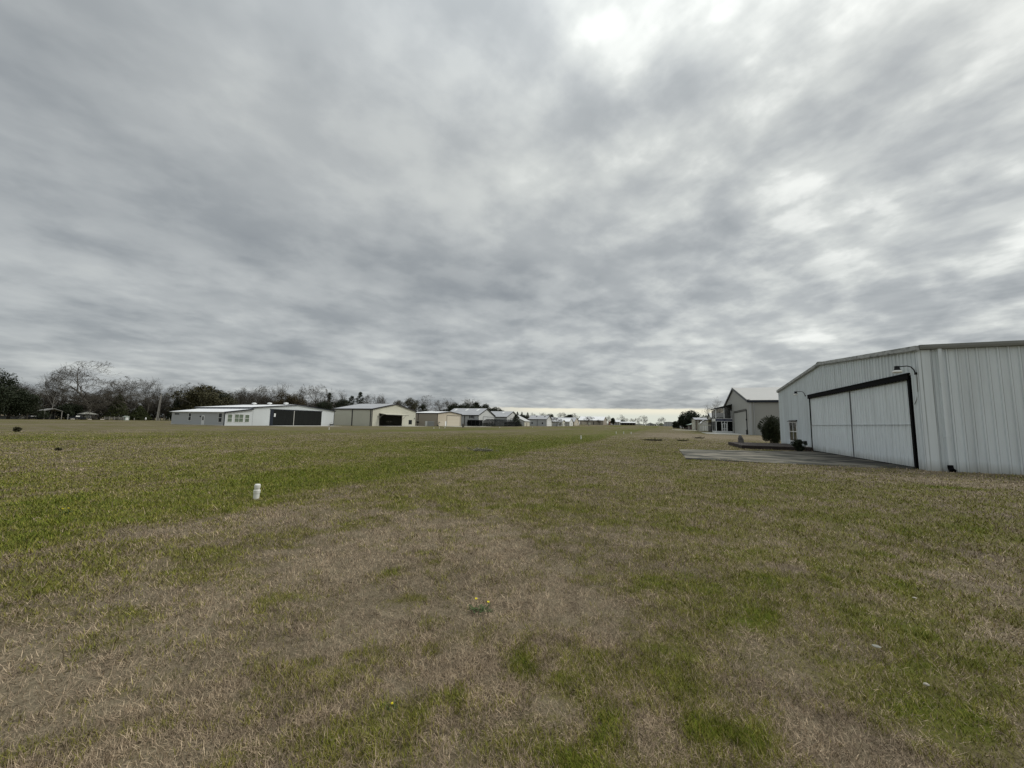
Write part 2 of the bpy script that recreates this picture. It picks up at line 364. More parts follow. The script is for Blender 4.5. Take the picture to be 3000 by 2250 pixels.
DRY_A=(.195,.162,.110); DRY_B=(.145,.121,.078); OLIVE=(.125,.112,.042); GREEN=(.088,.100,.016)
def ground_mat():
    m, nt, b = new_mat('lawn_ground'); L = nt.links.new
    b.inputs['Roughness'].default_value = .9; b.inputs['Specular IOR Level'].default_value = .1
    ga = nt.nodes.new('ShaderNodeAttribute'); ga.attribute_name = 'green'
    ta = nt.nodes.new('ShaderNodeAttribute'); ta.attribute_name = 'tone'
    geo = nt.nodes.new('ShaderNodeNewGeometry')
    def noise(sc, det=5, sx=1, sy=1):
        mp = nt.nodes.new('ShaderNodeMapping'); mp.inputs['Scale'].default_value = (sx,sy,1); L(geo.outputs['Position'], mp.inputs[0])
        n = nt.nodes.new('ShaderNodeTexNoise'); n.inputs['Scale'].default_value = sc; n.inputs['Detail'].default_value = det; L(mp.outputs[0], n.inputs['Vector'])
        return n.outputs['Fac']
    def math_(op, a, bb):
        n = nt.nodes.new('ShaderNodeMath'); n.operation = op
        for i, q in enumerate((a,bb)):
            if isinstance(q,(int,float)): n.inputs[i].default_value = q
            else: L(q, n.inputs[i])
        return n.outputs[0]
    f1 = math_('SUBTRACT', noise(7), .5); f2 = math_('SUBTRACT', noise(45,3), .5); f3 = math_('SUBTRACT', noise(1.1,6), .5)
    s = math_('ADD', ga.outputs['Fac'], math_('MULTIPLY', f1, .75)); s = math_('ADD', s, math_('MULTIPLY', f2, .5)); s = math_('ADD', s, math_('MULTIPLY', f3, .35))
    cr = nt.nodes.new('ShaderNodeValToRGB'); e = cr.color_ramp.elements
    e[0].position = .0; e[0].color = (*DRY_A,1); e[1].position = 1.0; e[1].color = (.068,.084,.012,1)
    q = e.new(.25); q.color = (*DRY_B,1); q = e.new(.48); q.color = (*OLIVE,1); q = e.new(.78); q.color = (*GREEN,1)
    L(s, cr.inputs[0])
    # straw / dark thatch variation of the turf itself
    v = math_('ADD', math_('MULTIPLY', noise(22,6), .9), math_('MULTIPLY', ta.outputs['Fac'], .7)); v = math_('ADD', v, math_('MULTIPLY', math_('SUBTRACT', noise(150,3), .5), 1.3)); v = math_('ADD', v, .24)
    hs = nt.nodes.new('ShaderNodeMix'); hs.data_type = 'RGBA'; hs.blend_type = 'MULTIPLY'; hs.inputs['Factor'].default_value = 1
    cb = nt.nodes.new('ShaderNodeCombineColor'); [L(v, cb.inputs[i]) for i in range(3)]
    L(cr.outputs[0], hs.inputs['A']); L(cb.outputs[0], hs.inputs['B'])
    L(hs.outputs['Result'], b.inputs['Base Color'])
    bp = nt.nodes.new('ShaderNodeBump'); bp.inputs['Strength'].default_value = .7; bp.inputs['Distance'].default_value = .05
    h = math_('ADD', math_('MULTIPLY', noise(9,7), 1.0), math_('MULTIPLY', noise(55,4), .35))
    L(h, bp.inputs['Height']); L(bp.outputs[0], b.inputs['Normal'])
    return m

def excluded(x, y):
    e = (fbm(x*1.1,y*1.1,13)-.42)*2.6; e2 = (fbm(x*.8,y*.8,15)-.5)*1.6; e2 = e2+smooth(.62,.72,fbm(x*.7+3,y*1.6,17))*9*0
    slab = (x > .85+e2*.4)&(x < 10.2)&(y > 21.75+e+.9*smooth(6.5,9.5,x))&(y < 29.9+.45*x+e2)
    deck = (x > 5.4)&(x < 10.1)&(y > 34.6)&(y < 42.1)
    hang = (x > 10.0)&(y > 21.35)&(y < 43.5)
    return slab|deck|hang

def grass():
    """near lawn as real blades: short curled dry straw with greener tufts"""
    heading = -R(21.877)
    def sample(n, r0, r1, logr):
        u = rng.random(n)
        r = r0*(r1/r0)**u if logr else np.sqrt(r0*r0+u*(r1*r1-r0*r0))
        a = heading+(rng.random(n)-.5)*2*R(64)
        return r*np.sin(a), r*np.cos(a), r
    X=[];Y=[];RR=[]
    for n, r0, r1, lg in ((270000,1.2,3.2,False),(1010000,3.2,75.0,True)):
        x,y,r = sample(n,r0,r1,lg); k = ~excluded(x,y)&(rng.random(n) > smooth(30,75,r)); X.append(x[k]); Y.append(y[k]); RR.append(r[k])
    x=np.concatenate(X); y=np.concatenate(Y); r=np.concatenate(RR); n=len(x)
    g,tn = lawn(x,y)
    gr = rng.random(n) < np.clip(g*1.15-.08,0,1)
    bare = fbm(x*1.7,y*1.7,91); thin = rng.random(n) < smooth(.62,.75,bare)*.55*(1-g)
    keep = ~thin; x,y,r,g,tn,gr = [q[keep] for q in (x,y,r,g,tn,gr)]; n=len(x)
    big = np.clip(r/3.2,1,15)
    ln = np.where(gr, .028+.022*rng.random(n), .027+.032*rng.random(n)+.026*(rng.random(n)<.06))*(.75+.6*fbm(x*1.3,y*1.3,95))
    ln = ln*np.minimum(big,2.6)**.45
    w = np.where(gr,.0030,.0025)*(.7+.6*rng.random(n))*big**.9
    az = rng.random(n)*2*np.pi + 1.2*(fbm(x*2,y*2,97)-.5)
    lean = np.where(gr, .25+.55*rng.random(n), .65+.75*rng.random(n))     # radians from upright
    curl = np.where(gr, .35*rng.random(n), 1.5*(rng.random(n)-.3))
    z = terrain(x,y)+relief(x,y)-.004
    dx,dy = np.cos(az),np.sin(az); px,py = -dy,dx
    tw = (rng.random(n)-.5)*1.4; wx = px*np.cos(tw)+dx*np.sin(tw); wy = py*np.cos(tw)+dy*np.sin(tw)
    def pt(s):
        ang = lean+curl*s
        return np.sin(ang)*ln*s, np.maximum(np.cos(ang),.04)*ln*s
    h1,v1 = pt(.55); h2,v2 = pt(1.0)
    base = np.stack([x,y,z],1); W = np.stack([wx*w*.5,wy*w*.5,0*w],1)
    mid = base+np.stack([dx*h1,dy*h1,v1],1); tip = base+np.stack([dx*h2,dy*h2,v2],1)
    V = np.stack([base-W, base+W, mid+W*.85, mid-W*.85, tip],1).reshape(-1,3).astype(np.float32)
    i5 = (np.arange(n)*5)[:,None]
    loops = np.concatenate([i5+np.array([[0,1,2,3]]), i5+np.array([[3,2,4]])],1).astype(np.int32)
    me = bpy.data.meshes.new('lawn_grass'); me.vertices.add(len(V)); me.vertices.foreach_set('co', V.ravel())
    me.loops.add(loops.size); me.loops.foreach_set('vertex_index', loops.ravel())
    ls = (np.arange(n)*7)[:,None]+np.array([[0,4]]); me.polygons.add(2*n)
    me.polygons.foreach_set('loop_start', ls.ravel().astype(np.int32))
    try: me.polygons.foreach_set('loop_total', np.tile(np.array([4,3],np.int32),n))
    except Exception: pass
    me.update(calc_edges=True)
    q = rng.random(n)[:,None]; q2 = rng.random(n)[:,None]
    straw = np.array([.43,.355,.255]); tan = np.array([.26,.208,.148]); brown = np.array([.125,.10,.068])
    dry = np.where(q < .28, straw, np.where(q < .80, tan, brown))*(.78+.5*q2)
    dry = dry*(.70+.60*tn[:,None])*np.array([.935,.89,.84])
    lush = np.clip(g,0,1)[:,None]
    ga = np.array([.178,.158,.036]); gb = np.array([.122,.143,.014]); gc = np.array([.080,.103,.009])
    grn = np.where(q < .3, ga, np.where(q < .75, gb*lush+ga*(1-lush), gc*lush+ga*.75*(1-lush)))*(.95+.6*q2)
    c = np.where(gr[:,None], grn, dry)*(.62+.98*fbm(x*10,y*10,131,3))[:,None]
    col = np.repeat(np.concatenate([c,np.ones((n,1))],1),5,0).astype(np.float32)
    at = me.color_attributes.new('blade','FLOAT_COLOR','POINT'); at.data.foreach_set('color', col.ravel())
    m, nt, b = new_mat('grass_blades'); a = nt.nodes.new('ShaderNodeAttribute'); a.attribute_name = 'blade'
    nt.links.new(a.outputs['Color'], b.inputs['Base Color']); b.inputs['Roughness'].default_value = .6; b.inputs['Specular IOR Level'].default_value = .2
    me.materials.append(m)
    o = bpy.data.objects.new('grass', me); COL.objects.link(o)
    tag(o, 'short dormant tan lawn grass mixed with green tufts in the foreground', 'grass', kind='stuff')

ground(); grass()

# ------------------------------------------------------------------ windows, doors
def window(par, axis, sgn, plane, a0, a1, z0, z1, cols=1, rows=2, fm='white_paint', gm='glass', fw=.09, name='window'):
    """window proud of a wall; axis 'x': wall plane x=plane, spans y a0..a1, facing sgn"""
    f = MB(); p0, p1 = plane-sgn*.03, plane+sgn*.06
    def bx(m, b0,b1,c0,c1, q0,q1):
        m.box(q0,q1,b0,b1,c0,c1) if axis=='x' else m.box(b0,b1,q0,q1,c0,c1)
    bx(f,a0-fw,a1+fw,z0-fw,z0,p0,p1); bx(f,a0-fw,a1+fw,z1,z1+fw,p0,p1)
    bx(f,a0-fw,a0,z0,z1,p0,p1); bx(f,a1,a1+fw,z0,z1,p0,p1)
    for i in range(1,cols):
        a = a0+(a1-a0)*i/cols; bx(f,a-fw*.4,a+fw*.4,z0,z1,p0,plane+sgn*.05)
    for j in range(1,rows):
        z = z0+(z1-z0)*j/rows; bx(f,a0,a1,z-fw*.4,z+fw*.4,p0,plane+sgn*.045)
    o = f.build(name, M[fm], par)
    g = MB(); bx(g,a0-.01,a1+.01,z0-.01,z1+.01,plane-sgn*.02,plane+sgn*.015); g.build('pane', M[gm], o)
    return o
def panel(par, axis, sgn, plane, a0, a1, z0, z1, m, name='door', t=.05, lines=0, lm=None, hl=0):
    b = MB()
    def bx(mb,b0,b1,c0,c1,q0,q1):
        mb.box(q0,q1,b0,b1,c0,c1) if axis=='x' else mb.box(b0,b1,q0,q1,c0,c1)
    bx(b,a0,a1,z0,z1,plane-sgn*.02,plane+sgn*t)
    o = b.build(name, M[m], par)
    if lines or hl:
        s = MB()
        for i in range(1,lines+1):
            a = a0+(a1-a0)*i/(lines+1); bx(s,a-.03,a+.03,z0+.02,z1-.02,plane+sgn*(t-.02),plane+sgn*(t+.02))
        for i in range(1,hl+1):
            z = z0+(z1-z0)*i/(hl+1); bx(s,a0+.02,a1-.02,z-.025,z+.025,plane+sgn*(t-.02),plane+sgn*(t+.025))
        s.build('door_seam', M[lm or m], o)
    return o
def frame3(par, sgn, plane, y0, y1, z1, m, w=.14, name='door_frame', z0=0):
    f = MB(); q0,q1 = plane-sgn*.02, plane+sgn*.085
    f.box(q0,q1,y0-w,y0,z0,z1); f.box(q0,q1,y1,y1+w,z0,z1); f.box(q0,q1,y0-w,y1+w,z1,z1+w)
    return f.build(name, M[m], par)

def gable(name, label, cat, xf, s, y0, y1, depth, eave, peak, wm, rm, tm, group=None, zb=0.0, ym=None, ov=.3, hollow=None, tw=.2, corner=True):
    """long building whose gable faces +X (s=1) or -X (s=-1) at x=xf"""
    ym = ym if ym is not None else (y0+y1)/2
    t = thing(name, (xf,(y0+y1)/2,zb), label, cat, group)
    X = lambda d: xf-s*d
    outline = [(y0,zb-.15),(y1,zb-.15),(y1,eave),(ym,peak),(y0,eave)]
    w = MB()
    if hollow is None: w.prism(outline,'x',X(0),X(depth))
    else: hollow(w, X)
    w.build('wall', M[wm], t)
    ma=(peak-eave)/(ym-y0); mb_=(peak-eave)/(y1-ym); th=.12; e=.012
    r = MB()
    r.prism([(y0-ov,eave-ma*ov+e),(ym,peak+e),(y1+ov,eave-mb_*ov+e),(y1+ov,eave-mb_*ov+th),(ym,peak+th),(y0-ov,eave-ma*ov+th)],'x',X(-ov),X(depth+ov))
    ro = r.build('roof', M[rm], t)
    f = MB()   # rake boards front/back and eave boards
    for d0,d1 in ((-ov-.06,-ov-.003),(depth+ov+.003,depth+ov+.06)):
        f.prism([(y0-ov,eave-ma*ov-tw+.04),(ym,peak-tw+.04),(ym,peak+th+.03),(y0-ov,eave-ma*ov+th+.03)],'x',X(d0),X(d1))
        f.prism([(y1+ov,eave-mb_*ov-tw+.04),(ym+.002,peak-tw+.04),(ym+.002,peak+th+.03),(y1+ov,eave-mb_*ov+th+.03)],'x',X(d0),X(d1))
    f.box(X(-ov),X(depth+ov),y0-ov-.07,y0-ov-.003,eave-ma*ov-tw+.02,eave-ma*ov+th-.01)
    f.box(X(-ov),X(depth+ov),y1+ov+.003,y1+ov+.07,eave-mb_*ov-tw+.02,eave-mb_*ov+th-.01)
    f.build('trim', M[tm], t)
    if corner:
        for yy,sg in ((y0,-1),(y1,1)):
            MB().box(X(-.03),X(.14),yy+sg*.03,yy-sg*.14,zb,eave-.1).build('corner_trim', M[tm], t)
    t['_r'] = 0; del t['_r']
    return t, X, ro

# ------------------------------------------------------------------ near hangar (right)
def near_hangar():
    xf, y0, y1, depth, eave, peak = 10.05, 21.4, 43.4, 24.0, 5.05, 6.05
    ym = 32.4; t = thing('metal_hangar', (xf,ym,0), 'large weathered white ribbed metal hangar filling the right edge, near the concrete pad', 'hangar')
    rake = lambda y: peak-(peak-eave)*abs(y-ym)/(ym-y0)
    dy0, dy1, dz = 22.2, 35.1, 3.95
    # ribbed skin: profile points along the wall
    def profile(a0, a1, pitch=.305, h=.046, other=10.05):
        pts = [(a0,0)]; a = a0+.03; a += (31.67-other-a) % pitch
        while a+.09 < a1:
            pts += [(a,0),(a+.012,h),(a+.06,h),(a+.072,0)]; 
            m1 = a+.084+(pitch-.084)*.36; pts += [(m1,0),(m1+.01,.007),(m1+.03,.007),(m1+.04,0)]
            a += pitch
        pts.append((a1,0)); return pts
    wl = MB()
    core = MB(); core.prism([(y0+.02,-.1),(y1-.02,-.1),(y1-.02,eave-.03),(ym,peak-.03),(y0+.02,eave-.03)],'x',xf+.10,xf+depth)
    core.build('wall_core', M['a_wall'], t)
    pts = profile(y0+.12, y1-.02)
    for (a,h),(b,k) in zip(pts,pts[1:]):
        mid=(a+b)/2; zb = dz+.12 if dy0-.2 < mid < dy1+.05 else -.06
        wl.quad((xf-h,a,zb),(xf-k,b,zb),(xf-k,b,rake(b)-.01),(xf-h,a,rake(a)-.01))
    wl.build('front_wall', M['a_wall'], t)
    ws = MB(); pts = profile(xf+.42, xf+depth, other=21.4)
    for (a,h),(b,k) in zip(pts,pts[1:]):
        ws.quad((a,y0-h,-.06),(b,y0-k,-.06),(b,y0-k,eave),(a,y0-h,eave))
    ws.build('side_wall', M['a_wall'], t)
    ct = MB(); ct.box(xf-.045,xf+.36,y0-.045,y0+.06,-.06,eave-.01); ct.box(xf-.047,xf+.03,y0+.055,y0+.13,-.06,eave+.0)
    ct.build('corner_trim', M['a_wall'], t)
    MB().box(xf-.04,xf+.06,y1-.06,y1+.05,-.06,eave-.02).build('corner_trim', M['a_wall'], t)
    # roof, rake fascia and gutter
    r = MB(); ov=.10; m_=(peak-eave)/(ym-y0)
    r.prism([(y0-ov,eave-m_*ov+.04),(ym,peak+.04),(y1+ov,eave-m_*ov+.04),(y1+ov,eave-m_*ov+.13),(ym,peak+.13),(y0-ov,eave-m_*ov+.13)],'x',xf-.02,xf+depth+.1)
    r.build('roof', M['pale_roof'], t)
    f = MB()
    for ya,yb in ((y0-.14,ym),(y1+.14,ym+.003)):
        za,zb2 = rake(ya), peak
        f.prism([(ya,za),(yb,zb2),(yb,zb2+.19),(ya,za+.19)],'x',xf-.16,xf-.03)
        f.prism([(ya,za-.035),(yb,zb2-.035),(yb,zb2-.002),(ya,za-.002)],'x',xf-.125,xf-.03)
    f.build('rake_fascia', M['a_fascia'], t)
    cap = MB(); cap.prism([(ym-.35,rake(ym-.35)+.192),(ym,peak+.194),(ym+.35,rake(ym+.35)+.192),(ym+.35,rake(ym+.35)+.215),(ym,peak+.225),(ym-.35,rake(ym-.35)+.215)],'x',xf-.18,xf+.5)
    cap.build('ridge_cap', M['a_fascia'], t)
    g = MB(); g.prism([(y0-.17,eave+.02),(y0-.05,eave+.0),(y0-.05,eave+.20),(y0-.19,eave+.20),(y0-.19,eave+.10)],'x',xf-.02,xf+depth)
    g.build('gutter', M['a_gutter'], t)
    # bifold door: two leaves, upper and lower half, real ribs
    for (a0,a1) in ((dy0+.18,28.26),(28.34,dy1-.03)):
        for z0,z1,off in ((.05,1.885,.0),(1.90,dz-.10,.012)):
            d = MB(); pts = profile(a0,a1,h=.03); xs = xf+.02+off
            for (a,h),(b,k) in zip(pts,pts[1:]):
                d.quad((xs-h,a,z0),(xs-k,b,z0),(xs-k,b,z1),(xs-h,a,z1))
            d.box(xs+.006,xs+.05,a0,a1,z0,z1)
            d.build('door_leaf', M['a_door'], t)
    fr = MB(); fr.box(xf-.05,xf+.06,dy0-.03,dy0+.12,.0,dz+.10)                # wide black jamb seal
    fr.box(xf-.03,xf+.06,dy1-.03,dy1+.03,.0,dz+.10);     fr.box(xf-.0,xf+.09,dy0+.16,dy1-.02,0,.05)
    fr.build('door_seal', M['black_rubber'], t)
    MB().box(xf-.012,xf+.085,28.262,28.338,.06,dz-.1).build('door_mullion', M['mid_grey_seam'], t)
    fl = MB(); a = dy0-.08                                                     # scalloped black flap over the door head
    step=.1525; i=0
    top=dz+.17
    while a < dy1+.10:
        b=min(a+step,dy1+.10); z = dz-.085 if i%2 else dz-.055
        fl.prism([(a,z),(b,z+(.03 if i%2 else -.03)),(b,top),(a,top)],'x',xf-.10,xf-.055); a=b; i+=1
    fl.box(xf-.115,xf-.0,dy0-.08,dy1+.10,top-.0+.002,top+.05)
    fl.build('door_head_flap', M['black_rubber'], t)
    hz = MB(); hz.box(xf-.022,xf+.01,dy0+.2,dy1-.05,1.885,1.90); hz.build('door_hinge', M['a_hinge'], t)
    # downspout with black boot, window with hood, vent, elbow pipe
    d = MB(); d.box(10.60,10.72,y0-.14,y0-.035,.16,eave+.02); d.box(10.585,10.735,y0-.145,y0-.037,1.4,1.46); d.box(10.585,10.735,y0-.145,y0-.037,3.6,3.66)
    o = d.build('downspout', M['a_wall'], t)
    e = MB(); e.tube([(10.66,y0-.09,.26),(10.66,y0-.12,.12),(10.66,y0-.24,.05)],[.085,.09,.10],10); e.build('boot', M['black_rubber'], o)
    w = window(t,'x',-1,xf-.045,38.30,40.25,.62,2.12,2,2,fm='white_paint',gm='glass',fw=.07)
    h = MB(); h.prism([(xf-.22,2.25),(xf-.0,2.34),(xf-.0,2.22),(xf-.22,2.22)],'y',38.15,40.40); h.build('window_hood', M['dark_trim'], t)
    v = MB(); v.box(xf-.13,xf-.03,36.15,36.5,.42,.68); v.prism([(xf-.2,.44),(xf-.13,.50),(xf-.13,.68),(xf-.17,.68)],'y',36.15,36.5); v.build('wall_vent', M['dark_metal'], t)
    p = MB(); p.tube([(xf-.12,35.75,.32),(xf-.16,35.75,.2),(xf-.3,35.8,.11),(xf-.62,35.95,.06)],[.055,.06,.06,.06],10); p.build('drain_pipe', M['white_pvc'], t, True)
    cb = MB(); cb.tube([(xf-.02,21.62,3.95),(xf-.03,21.63,3.3),(xf-.035,21.75,2.95),(xf-.03,22.0,2.72)],.012,6); cb.build('lamp_cable', M['pole_wood'], t)
    return t
near_hangar()

def wall_lamp(y, z, label):
    x=10.04; t = thing('wall_lamp', (x,y,z), label, 'lamp', 'gooseneck lamps on the near hangar')
    a = MB(); a.tube([(x,y,z-.02),(x-.07,y,z+.0),(x-.11,y,z+.16),(x-.2,y,z+.29),(x-.33,y,z+.33),(x-.58,y,z+.31)],.022,8); a.build('arm', M['dark_metal'], t, True)
    p = MB(); p.box(x-.07,x+.0,y-.06,y+.09,z-.05,z+.04); p.build('wall_plate', M['dark_metal'], t)
    s = MB(); s.lathe([(.05,.34),(.085,.335),(.09,.22),(.10,.20),(.125,.15)],(x-.66,y,z),16); s.build('lamp_head', M['dark_metal'], t)
    l = MB(); l.lathe([(.128,.149),(.165,.09),(.16,.05),(.11,.035)],(x-.66,y,z),16); l.build('lamp_shade', M['white_pvc'], t, True)
    return t
wall_lamp(21.58,4.08,'gooseneck lamp on the near hangar above the right corner of its big door')
wall_lamp(35.75,4.16,'gooseneck lamp on the near hangar beyond the far corner of its big door')

def pavement(pts, z, m, name='pavement'):
    b = MB(); b.prism(pts,'z',-.1,z); o = b.build(name, M[m]); tag(o, kind='structure'); return o
random.seed(3)
edge=[]; x=.9
while x < 10.0:
    edge.append((x,21.45+random.uniform(-.12,.18)+(.5*(x-8)/2 if x>8 else 0))); x+=.35
pavement(edge+[(10.04,22.0),(10.04,34.2),(8.1,33.2),(5.7,31.8),(.8,30.1),(.84,26)], .022, 'concrete')

def deck():
    x0,x1,y0,y1,z=5.42,9.98,34.75,41.9,.26
    t = thing('wooden_deck',((x0+x1)/2,(y0+y1)/2,0),'low dark weathered wooden deck beside the near hangar wall','deck')
    p = MB(); n=0; yy=y0+.03
    while yy+.13<y1:
        p.box(x0+.03,x1,yy,yy+.13,z-.035+random.uniform(-.004,.004),z+random.uniform(-.003,.004)); yy+=.142
    p.build('deck_boards',M['deck_wood'],t)
    e = MB()
    for a,b,c,d in ((x0,x0+.025,y0,y1),(x0+.026,x1,y0,y0+.025)):
        e.box(a,b,c,d,.13,z-.036); e.box(a+.004,b+.004,c+.004,d+.004,-.03,.125)
    e.box(x0+.026,x1,y1-.025,y1,-.03,z-.036)
    e.build('edge_board',M['deck_edge'],t)
deck()
def stump():
    c=(6.3,40.9,.262)
    b=MB(); prof=[]
    rings=[(.20,0),(.19,.12),(.185,.25),(.19,.38),(.175,.47),(.15,.56),(.09,.63),(.02,.70)]
    b.lathe(rings,c,14)
    rnd=random.Random(5)
    b.v=[(x+rnd.uniform(-.02,.02),y+rnd.uniform(-.02,.02),z) for x,y,z in b.v]
    b.lathe([(.10,0),(.09,.25),(.07,.34),(.02,.42)],(c[0]+.17,c[1]-.05,c[2]),9)
    o=b.build('stump',M['stump']); tag(o,'weathered grey brown tree stump with a peaked top standing on the deck','stump')
stump()

# ------------------------------------------------------------------ foliage
def leafy(name, mat_, parent, pts, size, nrm_jit=1.0, seed=1, asp=1.6):
    """many small leaf faces at pts (n,3)"""
    rg=np.random.default_rng(seed); n=len(pts)
    a=rg.normal(size=(n,3)); a/=np.linalg.norm(a,axis=1)[:,None]
    b=rg.normal(size=(n,3)); b-=a*(a*b).sum(1)[:,None]; b/=np.linalg.norm(b,axis=1)[:,None]
    s=size*(.55+.9*rg.random(n))[:,None]
    A=a*s*asp*.5; B=b*s*.5
    V=np.stack([pts-A,pts+B*.8-A*.1,pts+A,pts-B*.8+A*.1],1).reshape(-1,3).astype(np.float32)
    me=bpy.data.meshes.new(name); me.vertices.add(4*n); me.vertices.foreach_set('co',V.ravel())
    me.loops.add(4*n); me.loops.foreach_set('vertex_index',np.arange(4*n,dtype=np.int32))
    me.polygons.add(n); me.polygons.foreach_set('loop_start',np.arange(0,4*n,4,dtype=np.int32))
    try: me.polygons.foreach_set('loop_total',np.full(n,4,np.int32))
    except Exception: pass
    me.update(calc_edges=True); me.materials.append(mat_)
    o=bpy.data.objects.new(name,me); COL.objects.link(o)
    if parent is not None: o.parent=parent
    return o
def lobe_points(lobes, n, rg, shell=.55):
    """points clumped in the outer shell of ellipsoid lobes (cx,cy,cz,rx,ry,rz)"""
    L=np.array(lobes,float); vol=(L[:,3]*L[:,4]*L[:,5])**(2/3); pr=vol/vol.sum()
    idx=rg.choice(len(L),n,p=pr); d=rg.normal(size=(n,3)); d/=np.linalg.norm(d,axis=1)[:,None]
    r=(shell+(1-shell)*rg.random(n))[:,None]*(1+.10*rg.normal(size=(n,1)))
    return L[idx,:3]+d*r*L[idx,3:6]

def grow(rg, height, trunk_frac, spread, levels, nlimb, r0, upright):
    """bare tree as tubes: returns (trunk MB, twig MB), nominal height"""
    T=MB(); W=MB()
    def branch(p, d, ln, r, lev):
        n=4 if lev<2 else 3; pts=[p]; q=p.copy(); dd=d.copy()
        for i in range(n):
            dd=(dd+Vector((rg.normal()*.16,rg.normal()*.16,rg.normal()*.10+upright*.10*(1 if lev<3 else .5)))).normalized()
            q=q+dd*ln/n; pts.append(q.copy())
        rad=[r*(1-.62*i/n) for i in range(n+1)]
        (T if lev<2 else W).tube(pts,rad,6 if lev==0 else (4 if lev<2 else 3),cap=False)
        if lev>=levels: return
        kids = nlimb if lev==0 else (6 if lev==1 else (6 if lev==2 else (4 if lev==3 else 3)))
        for k in range(kids):
            f = (trunk_frac+(1-trunk_frac)*(k+.5)/kids) if lev==0 else (.20+.80*(k+.6)/kids)
            f=min(f,.99); seg=min(int(f*n),n-1); u=f*n-seg
            s=pts[seg].lerp(pts[seg+1],u); base=(pts[seg+1]-pts[seg]).normalized()
            az=rg.random()*6.283 if lev else (k*2.4+rg.random()*.7)
            ort=base.orthogonal().normalized(); side=(Matrix.Rotation(az,3,base)@ort)
            ang=(spread if lev==0 else .55+.35*rg.random())*(1.0 if lev else (1.15-.55*(k/max(1,kids-1))))
            nd=(base*math.cos(ang)+side*math.sin(ang)).normalized()
            l2=ln*(.64 if lev<2 else .68)*(1-.32*f if lev else (1.0-.25*abs(f-.55)))*(.75+.5*rg.random())
            branch(s,nd,l2,max(r*(1-.6*f)*.55,.014),lev+1)
    branch(Vector((0,0,-.2)),Vector((0,0,1)),height*.72,r0,0)
    return T,W
class Kind: pass
KINDS={}
def normalise(T,W):
    A=np.array(T.v+W.v); h=np.percentile(A[:,2],99.7); wd=max(np.percentile(A[:,0],98)-np.percentile(A[:,0],2),np.percentile(A[:,1],98)-np.percentile(A[:,1],2))
    return h, wd
def bare_variants(kind, count, **k):
    out=[]
    for i in range(count):
        rg=np.random.default_rng(100+hash_(kind)+i)
        T,W=grow(rg,10,**k); h,wd=normalise(T,W)
        if kind!='tall':                                  # even out stray boughs to a rounded crown
            a,b,c=wd*.40,h*.46,h*.53
            for q in (T,W):
                A=np.array(q.v); e=np.stack([A[:,0]/a,A[:,1]/a,(A[:,2]-c)/b],1); r=np.linalg.norm(e,axis=1)
                f=np.where((r>1)&(A[:,2]>h*.2),(1+(r-1)*.12)/np.maximum(r,1e-6),1.0); e=e*f[:,None]
                q.v=list(map(tuple,np.stack([e[:,0]*a,e[:,1]*a,e[:,2]*b+c],1).tolist()))
            h,wd=normalise(T,W)
        out.append((T,W,h,wd))
    return out
def hash_(s): return sum(ord(c)*(i+3) for i,c in enumerate(s))
BARE={'oak':bare_variants('oak',3,trunk_frac=.24,spread=1.05,levels=5,nlimb=12,r0=.20,upright=.22),
      'bare':bare_variants('bare',4,trunk_frac=.34,spread=.80,levels=5,nlimb=9,r0=.17,upright=.6),
      'tall':bare_variants('tall',3,trunk_frac=.40,spread=.52,levels=4,nlimb=9,r0=.13,upright=.9)}
def mesh_of(mb, name, m):
    me=bpy.data.meshes.new(name); me.from_pydata(mb.v,[],mb.f); me.materials.append(m)
    for p in me.polygons: p.use_smooth=True
    return me
_cache={}
def bare_tree(kind,x,y,top,wid,label,i,far=False,pale=False,group=None):
    T,W,h,wd=BARE[kind][i%len(BARE[kind])]
    zb=float(terrain(x,y)); ht=top-zb
    key=(kind,i%len(BARE[kind]),far,pale)
    if key not in _cache:
        _cache[key]=(mesh_of(T,'trunk',M['twig_far'] if far else M['bark_pale' if pale else 'bark']),mesh_of(W,'crown',M['twig_far'] if far else M['twig']))
    mt,mw=_cache[key]
    t=thing('bare_tree',(x,y,zb),label,'tree',group)
    t.rotation_euler.z=(i*2.399)%6.283
    sxy=wid/wd; sz=ht/h; t.scale=(sxy,sxy,sz)
    for nm,me in (('trunk',mt),('crown',mw)):
        o=bpy.data.objects.new(nm,me); COL.objects.link(o); o.parent=t
    return t
